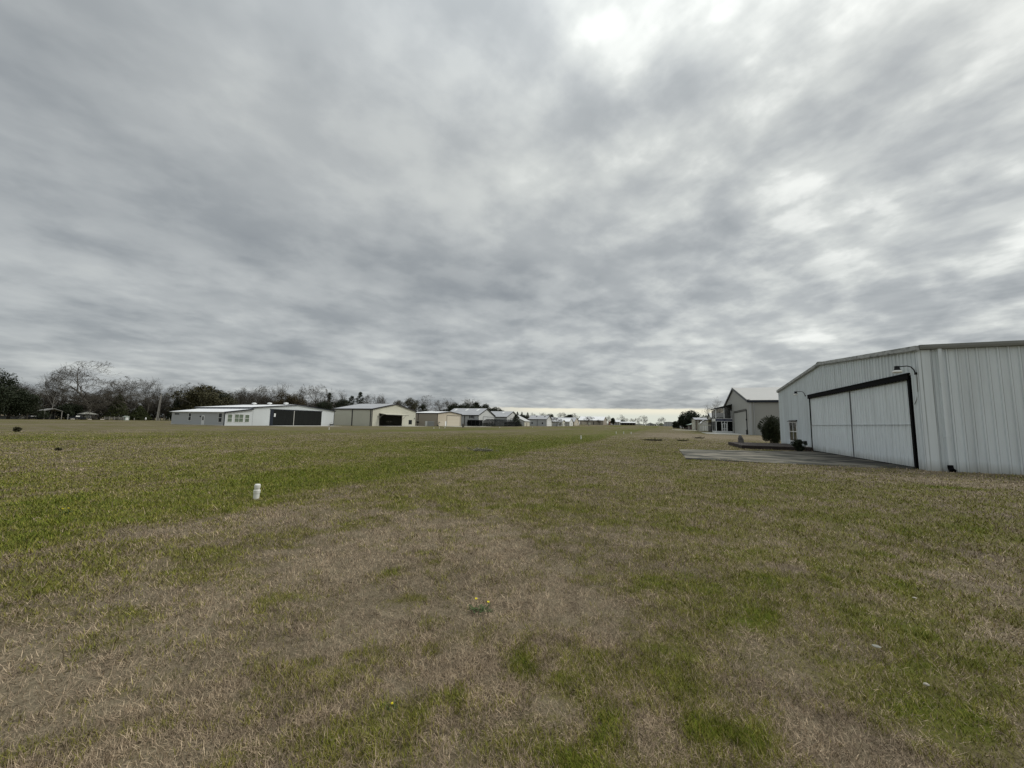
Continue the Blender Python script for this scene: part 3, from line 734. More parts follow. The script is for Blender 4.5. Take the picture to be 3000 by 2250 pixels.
def evergreen(kind,x,y,top,wid,label,i,leaf='leaf_dark',group=None):
    zb=float(terrain(x,y)); ht=top-zb; rg=np.random.default_rng(500+i)
    names={'live':'evergreen_oak','cedar':'cedar_tree','pine':'pine_tree'}
    t=thing(names[kind],(x,y,zb),label,'tree',group); w=wid/2
    T=MB(); lob=[]
    if kind=='live':
        T.tube([(0,0,-.2),(0.1,0,ht*.2),(0,.1,ht*.42),(.1,.0,ht*.7)],[ht*.035,ht*.028,ht*.02,ht*.006],8)
        for k in range(6):
            a=k*1.05+rg.random()*.5; T.tube([(0,0,ht*.22),(math.cos(a)*w*.4,math.sin(a)*w*.4,ht*.45),(math.cos(a)*w*.75,math.sin(a)*w*.75,ht*.58)],[ht*.014,ht*.009,ht*.003],6)
        nl=26
        for k in range(nl):
            a=rg.random()*6.283; f=rg.random(); zc=ht*(.16+.70*f); rr=w*(.80*math.sqrt(max(0,1-((f-.30)/.82)**2)))*math.sqrt(rg.random())
            s=.20+.15*rg.random(); lob.append((math.cos(a)*rr,math.sin(a)*rr,zc,w*s*1.15,w*s*1.15,min(ht*.16,w*s)*(.8+.4*rg.random())))
        lob.append((0,0,ht*.86,w*.34,w*.34,ht*.13)); lob.append((0,0,ht*.5,w*.6,w*.6,ht*.3))
        n=9500; sz=max(.26,wid*.021)
    elif kind=='cedar':
        T.tube([(0,0,-.2),(0,0,ht*.95)],[ht*.025,ht*.004],8)
        for k in range(34):
            f=(k+.5)/34; a=k*2.4; rr=w*(1-f)**.8*.62; lob.append((math.cos(a)*rr,math.sin(a)*rr,ht*(.05+.9*f),w*(.42*(1-f)+.10),w*(.42*(1-f)+.10),ht*.07))
        n=6000; sz=max(.2,wid*.028)
    else:
        T.tube([(0,0,-.2),(0.1,0,ht*.5),(0,0,ht*.93)],[ht*.018,ht*.013,ht*.004],8)
        for k in range(20):
            f=.42+.58*(k+.5)/20; a=k*2.4+rg.random(); rr=w*(.35+.6*math.sin(math.pi*min(1,(f-.3)/.72)))*.7*rg.random()
            lob.append((math.cos(a)*rr,math.sin(a)*rr,ht*f*.97,w*.30,w*.30,ht*.045))
            if rr>.2: T.tube([(0,0,ht*f*.93),(math.cos(a)*rr,math.sin(a)*rr,ht*f*.97)],[ht*.005,ht*.002],5)
        lob.append((0,0,ht*.95,w*.3,w*.3,ht*.06))
        n=4200; sz=max(.2,wid*.03)
    me=mesh_of(T,'trunk',M['bark']); o=bpy.data.objects.new('trunk',me); COL.objects.link(o); o.parent=t
    P=lobe_points(lob,n,rg,.45); P[:,2]=np.clip(P[:,2],.05,None)
    leafy('crown',M[leaf],t,P.astype(np.float32),sz,seed=900+i)
    return t
TREES=[
('live',-216,56.2,18.3,15.3,'huge dark evergreen at the left edge behind the low grey wall'),
('live',-222,62.1,14.4,11.2,'dark evergreen with stepped top beside the huge one at the left edge'),
('live',-219,65.6,9.9,12.0,'low spreading dark evergreen behind the right end of the grey wall'),
('tall',-226,73.5,22.4,8.4,'tall thin bare tree with pale trunk left of the broad bare oak'),
('oak',-238,91.3,26.3,27.1,'broad domed bare oak, the largest bare tree'),
('oak',-246,85.1,13.5,15.0,'shorter bare tree between the thin pale tree and the broad oak'),
('oak',-240,103.4,20.9,16.5,'round bare oak on the right shoulder of the broad oak'),
('live',-228,79.6,6.8,8.8,'low dark evergreen between the carport and the pickup'),
('cedar',-230,95.4,12.0,9.6,'olive green cedar in front of the round bare oak'),
('cedar',-228,102.4,6.9,9.6,'small olive evergreen to the right of the cedar'),
('bare',-229,86.4,11.7,13.2,'small bare tree in front of the trunk of the broad oak'),
('tall',-236,109.2,21.0,7.4,'tall thin bare tree just left of the utility pole'),
('tall',-240,116.5,21.0,8.1,'thin bare tree just right of the utility pole'),
('bare',-238,120.6,17.3,10.7,'bare tree leaning over the left end of the white roofed wing'),
('cedar',-232,118.6,12.6,7.7,'dark evergreen behind the left end of the grey wing'),
('oak',-246,128.2,21.0,15.7,'bare oak rising left of the big rounded evergreen'),
('oak',-250,138.0,21.7,11.8,'bare tree top showing behind the big rounded evergreen'),
('live',-225,127.7,19.2,29.7,'big rounded olive evergreen behind the white hangar wing'),
('live',-221,133.8,15.4,12.8,'lower right part evergreen beside the big rounded evergreen'),
('bare',-236,150.6,19.0,11.1,'bare tree just right of the big rounded evergreen'),
('tall',-240,159.8,20.8,10.6,'bare grey tree lost among its neighbours in the left treeline'),
('bare',-238,166.1,20.0,13.0,'bare grey tree lost among its neighbours in the left treeline'),
('tall',-240,175.9,25.4,11.7,'tallest bare tree above the white roof vents'),
('bare',-246,174.9,23.6,12.6,'bare grey tree lost among its neighbours in the left treeline'),
('live',-228,174.1,21.0,13.1,'brownish evergreen behind the rightmost white roof vent'),
('live',-222,178.3,19.0,15.4,'low brownish evergreen behind the peak of the white hangar'),
('bare',-240,206.9,27.4,20.0,'wide bare tree behind the right roof slope of the white hangar'),
('bare',-246,202.1,23.8,12.4,'bare grey tree lost among its neighbours in the left treeline'),
('pine',-236,217.8,22.4,8.8,'round topped pine between the white and the cream hangar'),
('live',-226,204.8,15.8,14.6,'dark evergreen below the round topped pine'),
('tall',-244,231.3,26.4,10.9,'bare grey tree lost among its neighbours in the left treeline'),
('tall',-240,236.2,26.7,9.3,'bare grey tree lost among its neighbours in the left treeline'),
('pine',-236,240.5,21.5,9.4,'slim pine left of the tall pine behind the cream hangar'),
('live',-230,225.2,18.7,15.7,'dark evergreen behind the left end of the cream hangar roof'),
('pine',-232,245.0,25.1,10.0,'tall pine with tufted top behind the cream hangar roof'),
('bare',-240,265.3,25.1,13.1,'bare tree right of the tall tufted pine'),
('bare',-236,273.8,23.9,7.9,'small bare tree above the cream hangar ridge'),
('tall',-240,287.9,26.5,10.8,'forked bare tree above the peak of the cream hangar'),
('live',-205,260.6,19.8,15.6,'dark olive evergreen behind the peak of the cream hangar'),
('live',-200,269.8,22.1,18.5,'dark olive evergreen behind the right roof slope of the cream hangar'),
('oak',-200,295.3,25.7,22.9,'broad bare oak above the tan hangar'),
('oak',-195,320.3,24.5,16.4,'bare oak with rounded top above the peak of the tan hangar'),
('bare',-198,307.7,22.7,11.5,'bare grey tree lost among its neighbours in the left treeline'),
('live',-190,273.0,17.0,14.4,'dark evergreen under the broad bare oak above the tan hangar'),
('live',-192,330.2,21.4,24,'first dark evergreen of the row above the tall grey hangar'),
('live',-190,349.6,22.2,24,'second dark evergreen of the row above the tall grey hangar'),
('pine',-190,370.3,23.4,17,'pointed evergreen in the row above the tall grey hangar'),
('live',-188,389.0,23.3,26,'rounded evergreen above the peak of the tall grey hangar'),
('live',-186,410.8,21.2,20,'evergreen on the right slope of the row above the grey hangars'),
('live',-184,422.4,18.5,17,'last and lowest evergreen of the row above the grey hangars'),
('bare',-198,365.6,27.9,18.4,'bare tree poking out above the dark evergreen row'),
('bare',-198,394.3,27.5,11.7,'bare grey tree lost among its neighbours in the left treeline'),
('cedar',-79,203.3,6.9,7.6,'dark cedar in front of the grey shed with sloping roof'),
('cedar',-120,312.7,12.1,8.5,'left pine behind the sloping shed roof'),
('cedar',-118,318.4,12.3,7.5,'middle pine behind the sloping shed roof'),
('cedar',-116,328.2,12.1,8.5,'right pine behind the sloping shed roof'),
('live',-124,335.7,10.0,15.9,'dark evergreen mass between the pines behind the shed'),
('bare',-130,385.0,13.2,8.7,'bare tree above the left end of the twin skylight roof'),
('bare',-130,416.3,14.2,11.6,'bare tree above the middle of the twin skylight roof'),
('live',-125,433.6,14.0,11.2,'dark evergreen right of the twin skylight roof'),
('bare',-130,503.5,17.4,13.8,'bare tree above the white farmhouse roofs'),
('bare',-128,561.9,18.3,17.2,'bare tree above the grey roof of the far house'),
('live',-120,506.5,14.8,20.1,'dark domed evergreen behind the far house'),
('live',-105,505.0,12.7,12.6,'dark evergreen between the far house and the white roofed barn'),
('live',-100,502.5,10.4,9.0,'lower dark evergreen beside the white roofed barn'),
('bare',-68,249.9,6.3,8.2,'small bare tree on the grass before the white farmhouse roofs'),
('bare',-68,366.2,9.7,11.0,'dark forked bare tree on the grass before the white roofed barn'),
('bare',-74,468.8,8.0,6.6,'round grey bush like tree in front of the white roofed barn'),
('live',-58.56,470,10.6,7.3,'round evergreen beside the small white porch house'),
('bare',-70.92,520,14.2,7.2,'faint bare tree above the small white porch house'),
('oak',-57.3,540,16.2,10.2,'round bare tree above the long white shed roof'),
('live',-56.86,535,8.3,18.4,'low dark evergreen mass behind the long white shed'),
('bare',-49.34,540,11.3,5.5,'smallest faint bare tree behind the long white shed'),
('bare',-42.29,540,11.3,7.4,'faint bare tree at the right end of the long white shed'),
('oak',-34.21,530,12.6,7.2,'rounded bare tree left of the largest far bare tree'),
('oak',-27.7,528,15.2,11.6,'largest far bare tree beyond the end of the airstrip'),
('bare',-10.69,520,6.2,4.3,'tiny bare tree right of the far gabled house'),
('bare',-5.38,525,13.2,9.6,'bare tree standing alone at the far end of the airstrip'),
('live',14.72,262,11.8,19.5,'spreading dark oak in full leaf above the beige hangar'),
('live',9.09,258,8.5,5.5,'left outer bough tree of the spreading dark oak'),
('live',6.21,300,5.4,5.4,'dark round shrub tree at the end of the right hand row'),
('tall',18.9,190,14.6,7.5,'thin bare tree behind the two storey screened porch'),
]
for i,(k,x,y,top,wid,label) in enumerate(TREES):
    y=float(y); grp='bare trees of the left treeline' if label.startswith('bare grey tree lost') else None
    if k in BARE:
        far = (y>360 and 'on the grass' not in label and 'bush like' not in label) or 'porch' in label
        bare_tree(k,x,y,top,wid*1.02,label,i,far=far,pale='pale' in label,group=grp)
    else:
        leaf='leaf_olive' if ('olive' in label or 'full leaf' in label and 0) else ('leaf_brown' if 'brown' in label else ('leaf_green' if k=='cedar' and 'olive' in label else 'leaf_dark'))
        if k=='cedar' and 'olive' in label: leaf='leaf_green'
        evergreen(k,x,y,top,wid,label,i,leaf)
fill=random.Random(21)
for i in range(62):
    y=58+i*4.1+fill.uniform(-3,3); x=-254-fill.uniform(0,14)
    bare_tree(('bare','oak','bare')[i%3],-243-fill.uniform(0,6),y+4,fill.uniform(9,12)+(4 if y>140 else 0),fill.uniform(10,14),'bare grey tree lost among its neighbours in the left treeline',i+5,group='bare trees of the left treeline')
    bare_tree(('bare','oak','tall','bare')[i%4],x,y,fill.uniform(12,16)+(4 if y>140 else 0),fill.uniform(10,15),'bare grey tree lost among its neighbours in the left treeline',i+3,group='bare trees of the left treeline')

for i,(y,tp) in enumerate(((316,18.0),(338,19.5),(358,20.0),(379,20.0),(398,19.0),(414,17.0))):
    evergreen('live',-187-(i%2)*4,y,tp,23,'dark evergreen packed into the row above the tall grey hangar',60+i,'leaf_dark',group='evergreens packed above the tall grey hangar')
# undergrowth: one mass nobody could count
def undergrowth():
    rg=np.random.default_rng(77); lobs=[]
    for i in range(150):
        y=54+i*2.55; x=-246-rg.random()*10 if y<250 else -214-rg.random()*8
        lobs.append((x,y,1.3+rg.random()*2.0,2.8,2.8,2.4+rg.random()*2.6))
        lobs.append((x-8,y+1.2,3.5+rg.random()*2.5,2.8,2.8,2.6+rg.random()*2.6))
    for i in range(60):
        y=310+i*6; lobs.append((-140+i*.5,y,1.6+float(terrain(0,y)),3.2,3.2,2.2+rg.random()*2))
    for i in range(46):
        x=-150+i*5; lobs.append((x,575+rg.random()*12,2.6,4,4,1.6+rg.random()*1.6))
    P=lobe_points(lobs,62000,rg,.3)
    o=leafy('undergrowth',M['leaf_undergrowth'],None,P.astype(np.float32),.62,seed=78)
    tag(o,'dark tangled undergrowth below the far treeline','undergrowth',kind='stuff')
M['leaf_undergrowth']=mat('undergrowth',(.030,.030,.020),rough=.9,var=.5,scale=(.4,.4,.4))
undergrowth()

def bush(name,c,rx,ry,h,n,size,label,leaf,cat,seed):
    t=thing(name,(c[0],c[1],0),label,cat); rg=np.random.default_rng(seed)
    S=MB(); lob=[]
    for k in range(9):
        a=k*.7+rg.random()*.3; q=(math.cos(a)*rx*.55,math.sin(a)*ry*.55,h*(.55+.3*rg.random()))
        S.tube([(math.cos(a)*.08,math.sin(a)*.08,-.03),(q[0]*.5,q[1]*.5,q[2]*.5),q],[.03,.02,.006],5)
    o=bpy.data.objects.new('stem',mesh_of(S,'stem',M['bark'])); COL.objects.link(o); o.parent=t
    for k in range(26):
        a=rg.random()*6.283; f=rg.random(); rr=math.sqrt(rg.random())*.72*math.sqrt(max(.05,1-((f-.42)/.75)**2))
        lob.append((math.cos(a)*rr*rx,math.sin(a)*rr*ry,h*(.08+.80*f),rx*.36,ry*.36,h*.14))
    lob.append((0,0,h*.45,rx*.7,ry*.7,h*.38))
    P=lobe_points(lob,n,rg,.5)
    # sprigs that stick out of the outline
    m=n//9; d=rg.normal(size=(m,3)); d[:,2]=np.abs(d[:,2])*.8+.1; d/=np.linalg.norm(d,axis=1)[:,None]
    base=np.array([0,0,h*.5])+d*np.array([rx,ry,h*.46]); k=rg.integers(0,m//10,m); base=base[k]+ (d[k]*rg.random((m,1))*min(.24,.3*rx))+rg.normal(size=(m,3))*.02
    P=np.concatenate([P,base]); P[:,2]=np.clip(P[:,2],.02,None)
    leafy('foliage',M[leaf],t,P.astype(np.float32),size,seed=seed+1)
    return t
bush('bush',(9.72,45.35),.98,1.0,2.8,24000,.058,'tall rounded dark bush with reddish tips at the far corner of the near hangar','leaf_bush','bush',6)
bush('shrub',(8.95,34.2),.40,.42,.80,5000,.05,'small dark shrub under the window of the near hangar','leaf_dark','shrub',9)

# ------------------------------------------------------------------ left row of hangars
def hangar_white():
    xf=-92.5
    t,X,ro=gable('white_hangar','long white metal hangar with a wide black door and a white roofed grey side wing','hangar',xf,1,62.9,87.6,22.0,4.35,5.55,'h1_white','white_roof','navy_trim',ym=75.1,ov=.25,tw=.12)
    # wide black door, two leaves and a blue jamb
    j=MB(); j.box(xf-.02,xf+.07,67.4,68.25,0,4.02); j.box(xf-.02,xf+.09,67.3,83.15,4.02,4.2); j.build('door_frame',M['navy_trim'],t)
    panel(t,'x',1,xf,68.25,74.0,.05,4.0,'black_door','door_leaf',.06,4,'dark_metal',1)
    panel(t,'x',1,xf,74.18,83.0,.05,4.0,'black_door','door_leaf',.06,5,'dark_metal',1)
    d=MB(); d.box(xf,xf+.10,74.02,74.16,.03,3.98); d.build('door_divider',M['pale_concrete'],t)
    l=MB(); l.box(xf+.06,xf+.2,68.35,68.75,2.45,3.1); l.prism([(68.3,2.42),(68.8,2.42),(68.75,2.25),(68.35,2.25)],'x',xf+.08,xf+.2); l.build('door_lamp',M['white_paint'],t)
    for vx in (-97.1,-103.6,-110.0):
        v=MB(); v.lathe([(.25,0),(.25,.22),(.52,.24),(.62,.38),(.56,.54),(.25,.64),(.02,.66)],(vx,75.1,5.62),14)
        v.build('roof_vent',M['white_paint'],t,True)
    # side wing
    x0,x1,y0,y1=-112.1,-92.3,56.55,62.88
    w=MB(); w.prism([(y0,-.1),(y1,-.1),(y1,3.95),(y0,3.02)],'x',x0,x1); wing=w.build('wing_wall',M['h1_grey'],t)
    wf=MB(); wf.prism([(y0+.10,-.02),(y1-.02,-.02),(y1-.02,3.90),(y0+.10,3.0)],'x',x1+.003,x1+.035); wf.build('wing_front',M['h1_white'],t)
    r=MB(); r.prism([(y0-.35,2.99),(y1,3.97),(y1,4.08),(y0-.35,3.10)],'x',x0-.4,x1+.35); r.build('wing_roof',M['white_roof'],t)
    tr=MB(); tr.prism([(y0-.35,2.86),(y1-.01,3.84),(y1-.01,4.10),(y0-.35,3.12)],'x',x1+.355,x1+.42); tr.box(x1-.05,x1+.06,y0-.06,y0+.09,-.02,2.95); tr.build('wing_trim',M['navy_trim'],t)
    u=MB(); u.box(X(.3),X(21.7),62.84,62.897,4.1,4.34); u.build('upper_side_wall',M['h1_grey_upper'],t)
    px=x1+.035
    window(t,'x',1,px,57.2,58.15,.85,2.55,1,2,gm='glass_green'); window(t,'x',1,px,58.75,60.65,.85,2.6,2,2,gm='glass_green'); window(t,'x',1,px,61.1,62.05,.85,2.55,1,2,gm='glass_green')
    py=y0
    window(t,'y',-1,py,-105.35,-104.4,1.05,2.7,1,2); window(t,'y',-1,py,-94.3,-93.1,.8,2.75,1,2)
    window(t,'y',-1,py,-110.9,-109.1,2.35,2.68,1,1,fm='h1_grey',fw=.05)
    d=panel(t,'y',-1,py,-100.35,-99.3,.06,2.25,'white_paint','door',.06)
    g=MB(); g.box(-100.05,-99.6,py-.085,py-.05,1.15,2.0); g.build('pane',M['glass'],d)
    b=MB(); b.box(x0-.02,x1,y0-.03,y0+.0,-.05,.18); b.build('foundation',M['pale_concrete'],t)
    lm=MB(); lm.box(-101.0,-100.75,py-.14,py,1.85,2.15); lm.build('porch_lamp',M['dark_metal'],t)
    return t
hangar_white()
def cart():
    c=(-91.9,86.2,0); t=thing('hose_reel_cart',c,'small grey cart leaning at the right corner of the white hangar','cart')
    w=MB()
    for dy in (-.3,.3): w.lathe([(.05,-.03),(.27,-.03),(.27,.03),(.05,.03)],(0,0,0),14)
    w.v=[(c[0]+z+(-.3 if i<56 else .3),c[1]+x,.27+y) for i,(x,y,z) in enumerate(w.v)]
    w.build('wheel',M['tyre'],t)
    f=MB(); f.tube([(c[0],c[1]-.75,.25),(c[0],c[1]-.5,.85),(c[0],c[1],.98),(c[0],c[1]+.5,.72),(c[0],c[1]+.7,.35)],.035,6); f.box(c[0]-.25,c[0]+.25,c[1]-.45,c[1]+.5,.36,.5); f.build('frame',M['grey_stone'],t)
cart()

def hangar_cream():
    xf=-87.0; y0,y1,dep=97.5,120.6,16.0; eave,peak,ym=5.5,7.6,108.9; oy0,oy1,oz=100.85,112.65,4.08
    def hollow(w,X):
        T=.14
        # front: piers and header round the opening
        w.prism([(y0,-.1),(oy0,-.1),(oy0,eave+(peak-eave)*(oy0-y0)/(ym-y0)),(y0,eave)],'x',X(0),X(T))
        w.prism([(oy1,-.1),(y1,-.1),(y1,eave),(oy1,eave+(peak-eave)*(y1-oy1)/(y1-ym))],'x',X(0),X(T))
        w.prism([(oy0,oz),(oy1,oz),(oy1,eave+(peak-eave)*(y1-oy1)/(y1-ym)),(ym,peak),(oy0,eave+(peak-eave)*(oy0-y0)/(ym-y0))],'x',X(0),X(T))
        w.prism([(y0,-.1),(y1,-.1),(y1,eave),(ym,peak),(y0,eave)],'x',X(dep-T),X(dep))
        w.box(X(T),X(dep-T),y0,y0+T,-.1,eave-.02)
        # far side wall with a strip of three small openings
        a=[(-98.35,-97.75),(-99.35,-98.95),(-100.35,-100.05)]; zs=(1.35,1.6)
        w.box(X(T),X(dep-T),y1-T,y1,-.1,zs[0]); w.box(X(T),X(dep-T),y1-T,y1,zs[1],eave-.02)
        xs=[X(T)]
        for q1,q0 in a: xs += [max(q1,q0),min(q1,q0)]
        xs=[X(T),-97.75,-98.35,-98.95,-99.35,-100.05,-100.35,X(dep-T)]
        for k in range(0,8,2): w.box(xs[k],xs[k+1],y1-T,y1,zs[0],zs[1])
    t,X,ro=gable('cream_hangar','cream hangar with its wide door swung open like an awning over a dark interior','hangar',xf,1,y0,y1,dep,eave,peak,'cream','grey_roof','dark_trim',ym=ym,ov=.25,hollow=hollow,tw=.3)
    f=MB(); f.box(xf-.14,X(dep),y0+.14,y1-.14,.0,.03); f.build('floor',M['grey_stone'],t)
    c=MB(); c.box(X(8.0),X(8.35),y0-.10,y0-.0,0,eave-.25); c.box(X(.45),X(.75),y0-.10,y0,0,eave-.25); c.build('downspout',M['dark_trim'],t)
    lin=MB(); lin.box(X(.16),X(dep-.16),y0+.16,y1-.16,eave-.05,eave+.0); lin.build('ceiling',M['dark_trim'],t)
    d=MB(); d.prism([(xf+.02,4.10),(xf+.05,4.28),(xf+2.75,3.92),(xf+2.72,3.74)],'y',oy0-.15,oy1+.15); d.build('awning_door',M['cream'],t)
    u=MB(); u.prism([(xf+.05,4.06),(xf+.05,4.095),(xf+2.72,3.735),(xf+2.72,3.65)],'y',oy0-.12,oy1+.12); u.build('door_underside_shade',M['dark_trim'],t)  # dark sheet standing in for the shade under the open door
    s=MB(); s.tube([(xf+.05,oy1+.3,2.4),(xf+1.6,oy1+.12,3.75)],.05,6); s.tube([(xf+.05,oy0-.3,2.4),(xf+1.6,oy0-.12,3.75)],.05,6); s.build('door_strut',M['pale_concrete'],t)
    window(t,'x',1,xf,116.45,118.25,.68,2.15,1,1,fm='dark_trim',fw=.05)
    for yy,zz in ((100.2,3.0),(119.7,2.7)):
        l=MB(); l.box(xf,xf+.18,yy-.15,yy+.15,zz-.2,zz+.25); l.prism([(xf+.0,zz+.25),(xf+.25,zz+.25),(xf+.0,zz+.42)],'y',yy-.15,yy+.15); l.build('wall_light',M['grey_stone'],t)
hangar_cream()

def hangar_tan():
    xf=-83.0
    t,X,ro=gable('tan_hangar','small tan hangar with a closed square door and a shaded side wall','hangar',xf,1,129.2,147.9,11.6,5.1,5.95,'tan','white_roof','dark_trim',ym=138.3,ov=.25)
    s=MB(); s.box(X(.16),X(11.6),129.14,129.197,-.05,4.95); s.build('shaded_side_sheet',M['tan_side'],t)  # darker sheet puts the side wall's shade into its colour
    dn=MB(); dn.box(X(8.9),X(9.1),129.0,129.14,0,4.9); dn.build('downspout',M['dark_trim'],t)
    frame3(t,1,xf,136.15,146.9,4.3,'dark_trim',.16)
    panel(t,'x',1,xf,136.2,146.85,.04,4.28,'tan_door','door_leaf',.05,0,'tan',2)
    panel(t,'x',1,xf,134.75,135.75,.05,2.0,'white_paint','door',.06)
    panel(t,'x',1,xf,130.3,133.1,.05,1.95,'tan_door','shutter',.04,0,'tan_side',3)
    panel(t,'y',-1,129.14,-88.55,-87.6,.05,1.95,'white_paint','door',.06)
    panel(t,'y',-1,129.14,-87.4,-84.4,.05,1.9,'mid_grey','shutter',.05,0,'dark_trim',3)
    w=window(t,'y',-1,129.14,-92.6,-91.6,1.15,1.7,1,1,fm='dark_trim',fw=.06)
    h=MB(); h.prism([(128.75,1.85),(129.1,2.05),(129.1,1.85)],'x',-92.8,-91.4); h.build('window_hood',M['grey_stone'],t)
    b=MB(); b.tube([(-82.7,129.5,0),(-82.7,129.4,.6)],.25,8); b.lathe([(.3,0),(.34,.2),(.2,.4),(.05,.5)],(-82.6,130.0,1.35),8); b.build('utility_meter',M['grey_stone'],t)
hangar_tan()

def hangar_house():
    xf=-82.0
    t,X,ro=gable('grey_hangar','tall light grey hangar with house windows in its side and three skylights','hangar',xf,1,162.6,181.0,18,5.3,8.6,'grey_wall','grey_roof','dark_trim',ym=171.4,ov=.35,tw=.28)
    s=MB(); s.box(X(.16),X(18),162.54,162.597,-.05,5.1); s.build('shaded_side_sheet',M['mid_grey'],t)  # side toned darker than the front, shade painted in
    d=MB(); d.box(X(7.2),X(7.5),162.36,162.54,0,5.0); d.build('downspout',M['dark_trim'],t)
    sl=(8.6-5.3)/(171.4-162.6)
    for xx in (-86.2,-92.4,-98.6):
        k=MB(); ya,yb=168.0,170.6; za,zb=5.3+sl*(ya-162.6)+.125,5.3+sl*(yb-162.6)+.125
        k.prism([(ya,za),(yb,zb),(yb,zb+.06),(ya,za+.06)],'x',xx,xx+1.1); k.build('skylight',M['skylight'],t)
    window(t,'y',-1,162.54,-86.2,-84.9,3.7,5.0,2,1); window(t,'y',-1,162.54,-87.5,-86.75,.7,2.1,1,1)
    for a0,a1,z0,z1 in ((-86.85,-86.4,3.65,5.05),(-84.7,-84.25,3.65,5.05),(-88.0,-87.65,.65,2.15),(-86.6,-86.25,.65,2.15)):
        q=MB(); q.box(a0,a1,162.44,162.54,z0,z1); q.build('shutter',M['dark_trim'],t)
    frame3(t,1,xf,167.6,180.1,4.5,'dark_trim',.16); panel(t,'x',1,xf,167.65,180.05,.05,4.48,'grey_wall','door_leaf',.04,0,'mid_grey',1)
    # dark screened porch running along the corner
    p=MB(); p.box(-86.0,-79.6,159.2,162.4,2.72,2.92); po=p.build('porch_roof',M['dark_trim'],t)
    q=MB()
    for xx in (-85.9,-83.9,-81.8,-79.75): q.box(xx-.06,xx+.06,159.25,159.37,0,2.72)
    q.build('porch_post',M['dark_trim'],t)
    sc=MB(); sc.box(-85.84,-79.8,159.29,159.33,.05,2.7); sc.box(-79.74,-79.7,159.4,162.4,.05,2.7); sc.build('porch_screen',M['screen_dark'],t)
hangar_house()
def pool_cage():
    x0,x1,y0,y1=-81.2,-74.5,166.5,190; zt,ze=3.45,2.55
    t=thing('pool_enclosure',(-78,178,0),'dark screened pool enclosure with a mansard top before the grey hangars','enclosure')
    f=MB(); r=.06
    def bar(a,b): f.tube([a,b],r,4)
    ys=np.linspace(y0,y1,8)
    for y in ys:
        for x in (x0,x1): bar((x,y,0),(x,y,ze))
        bar((x0,y,ze),(x0+1.6,y,zt)); bar((x1,y,ze),(x1-1.6,y,zt)); bar((x0+1.6,y,zt),(x1-1.6,y,zt))
    for x,z in ((x0,ze),(x1,ze),(x0+1.6,zt),(x1-1.6,zt),(x0,.9),(x1,.9)): bar((x,y0,z),(x,y1,z))
    for x in np.linspace(x0,x1,4)[1:-1]: bar((x,y0,0),(x,y0,zt-.1))
    f.build('frame',M['dark_metal'],t)
    s=MB()
    s.box(x1+.02,x1+.04,y0,y1,.05,ze); s.box(x0,x1,y0-.04,y0-.02,.05,ze)
    s.prism([(x0,ze+.03),(x0+1.6,zt+.03),(x1-1.6,zt+.03),(x1,ze+.03),(x1,ze+.05),(x1-1.6,zt+.05),(x0+1.6,zt+.05),(x0,ze+.05)],'y',y0,y1)
    s.build('screen',M['pool_screen'],t)
    fe=MB(); fe.box(-80.6,-75.0,190.6,199,.0,2.35); fe.build('privacy_screen',M['screen_dark'],t)
pool_cage()
def flagpole():
    c=(-75.2,182.0); t=thing('flagpole',(c[0],c[1],0),'thin white pole rising before the dark pool enclosure','pole')
    p=MB(); p.tube([(c[0],c[1],0),(c[0],c[1],5.6)],[.09,.06],8); p.build('pole',M['white_paint'],t); b=MB(); b.lathe([(.02,0),(.12,.06),(.12,.14),(.02,.2)],(c[0],c[1],5.6),8); b.build('finial',M['white_paint'],t)
flagpole()

def hangar_grey2():
    xf=-82.0
    t,X,ro=gable('grey_hangar','lower light grey hangar half hidden behind the tall grey one and the cedar','hangar',xf,1,197,216,24,5.15,8.4,'grey_wall','grey_roof','dark_trim',ym=206.4,ov=.35,tw=.28)
    s=MB(); s.box(X(.16),X(24),196.94,196.997,-.05,5.0); s.build('shaded_side_sheet',M['mid_grey'],t)  # darker grey stands in for shade on this side
    sl=(8.4-5.15)/(206.4-197)
    for xx in (-87.5,-95.5):
        k=MB(); ya,yb=202.8,205.2; za,zb=5.15+sl*(ya-197)+.125,5.15+sl*(yb-197)+.125
        k.prism([(ya,za),(yb,zb),(yb,zb+.06),(ya,za+.06)],'x',xx,xx+1.1); k.build('skylight',M['skylight'],t)
    frame3(t,1,xf,203.0,214.0,4.3,'dark_trim',.16); panel(t,'x',1,xf,203.1,213.9,.05,4.28,'grey_wall','door_leaf',.04,0,'mid_grey',2)
hangar_grey2()
def shed_slope():
    xf=-82.0; y0,y1=225.9,236.0
    t=thing('sloped_shed',(xf,231,0),'small grey shed with a single sloping roof and cream front beside the dark cedar','shed')
    w=MB(); w.prism([(-89.0,-.1),(xf,-.1),(xf,3.15),(-89.0,6.4)],'y',y0,y1); w.build('wall',M['mid_grey'],t)
    r=MB(); r.prism([(-89.5,6.66),(xf+.5,2.95),(xf+.5,3.15),(-89.5,6.86)],'y',y0-.4,y1+.4); r.build('roof',M['pale_roof'],t)
    f=MB(); f.box(xf+.003,xf+.05,y0+.1,y1-.1,-.05,3.02); f.build('front_wall',M['cream'],t)
    panel(t,'x',1,xf+.05,229,231,.05,2.1,'tan_side','door',.05)
shed_slope()
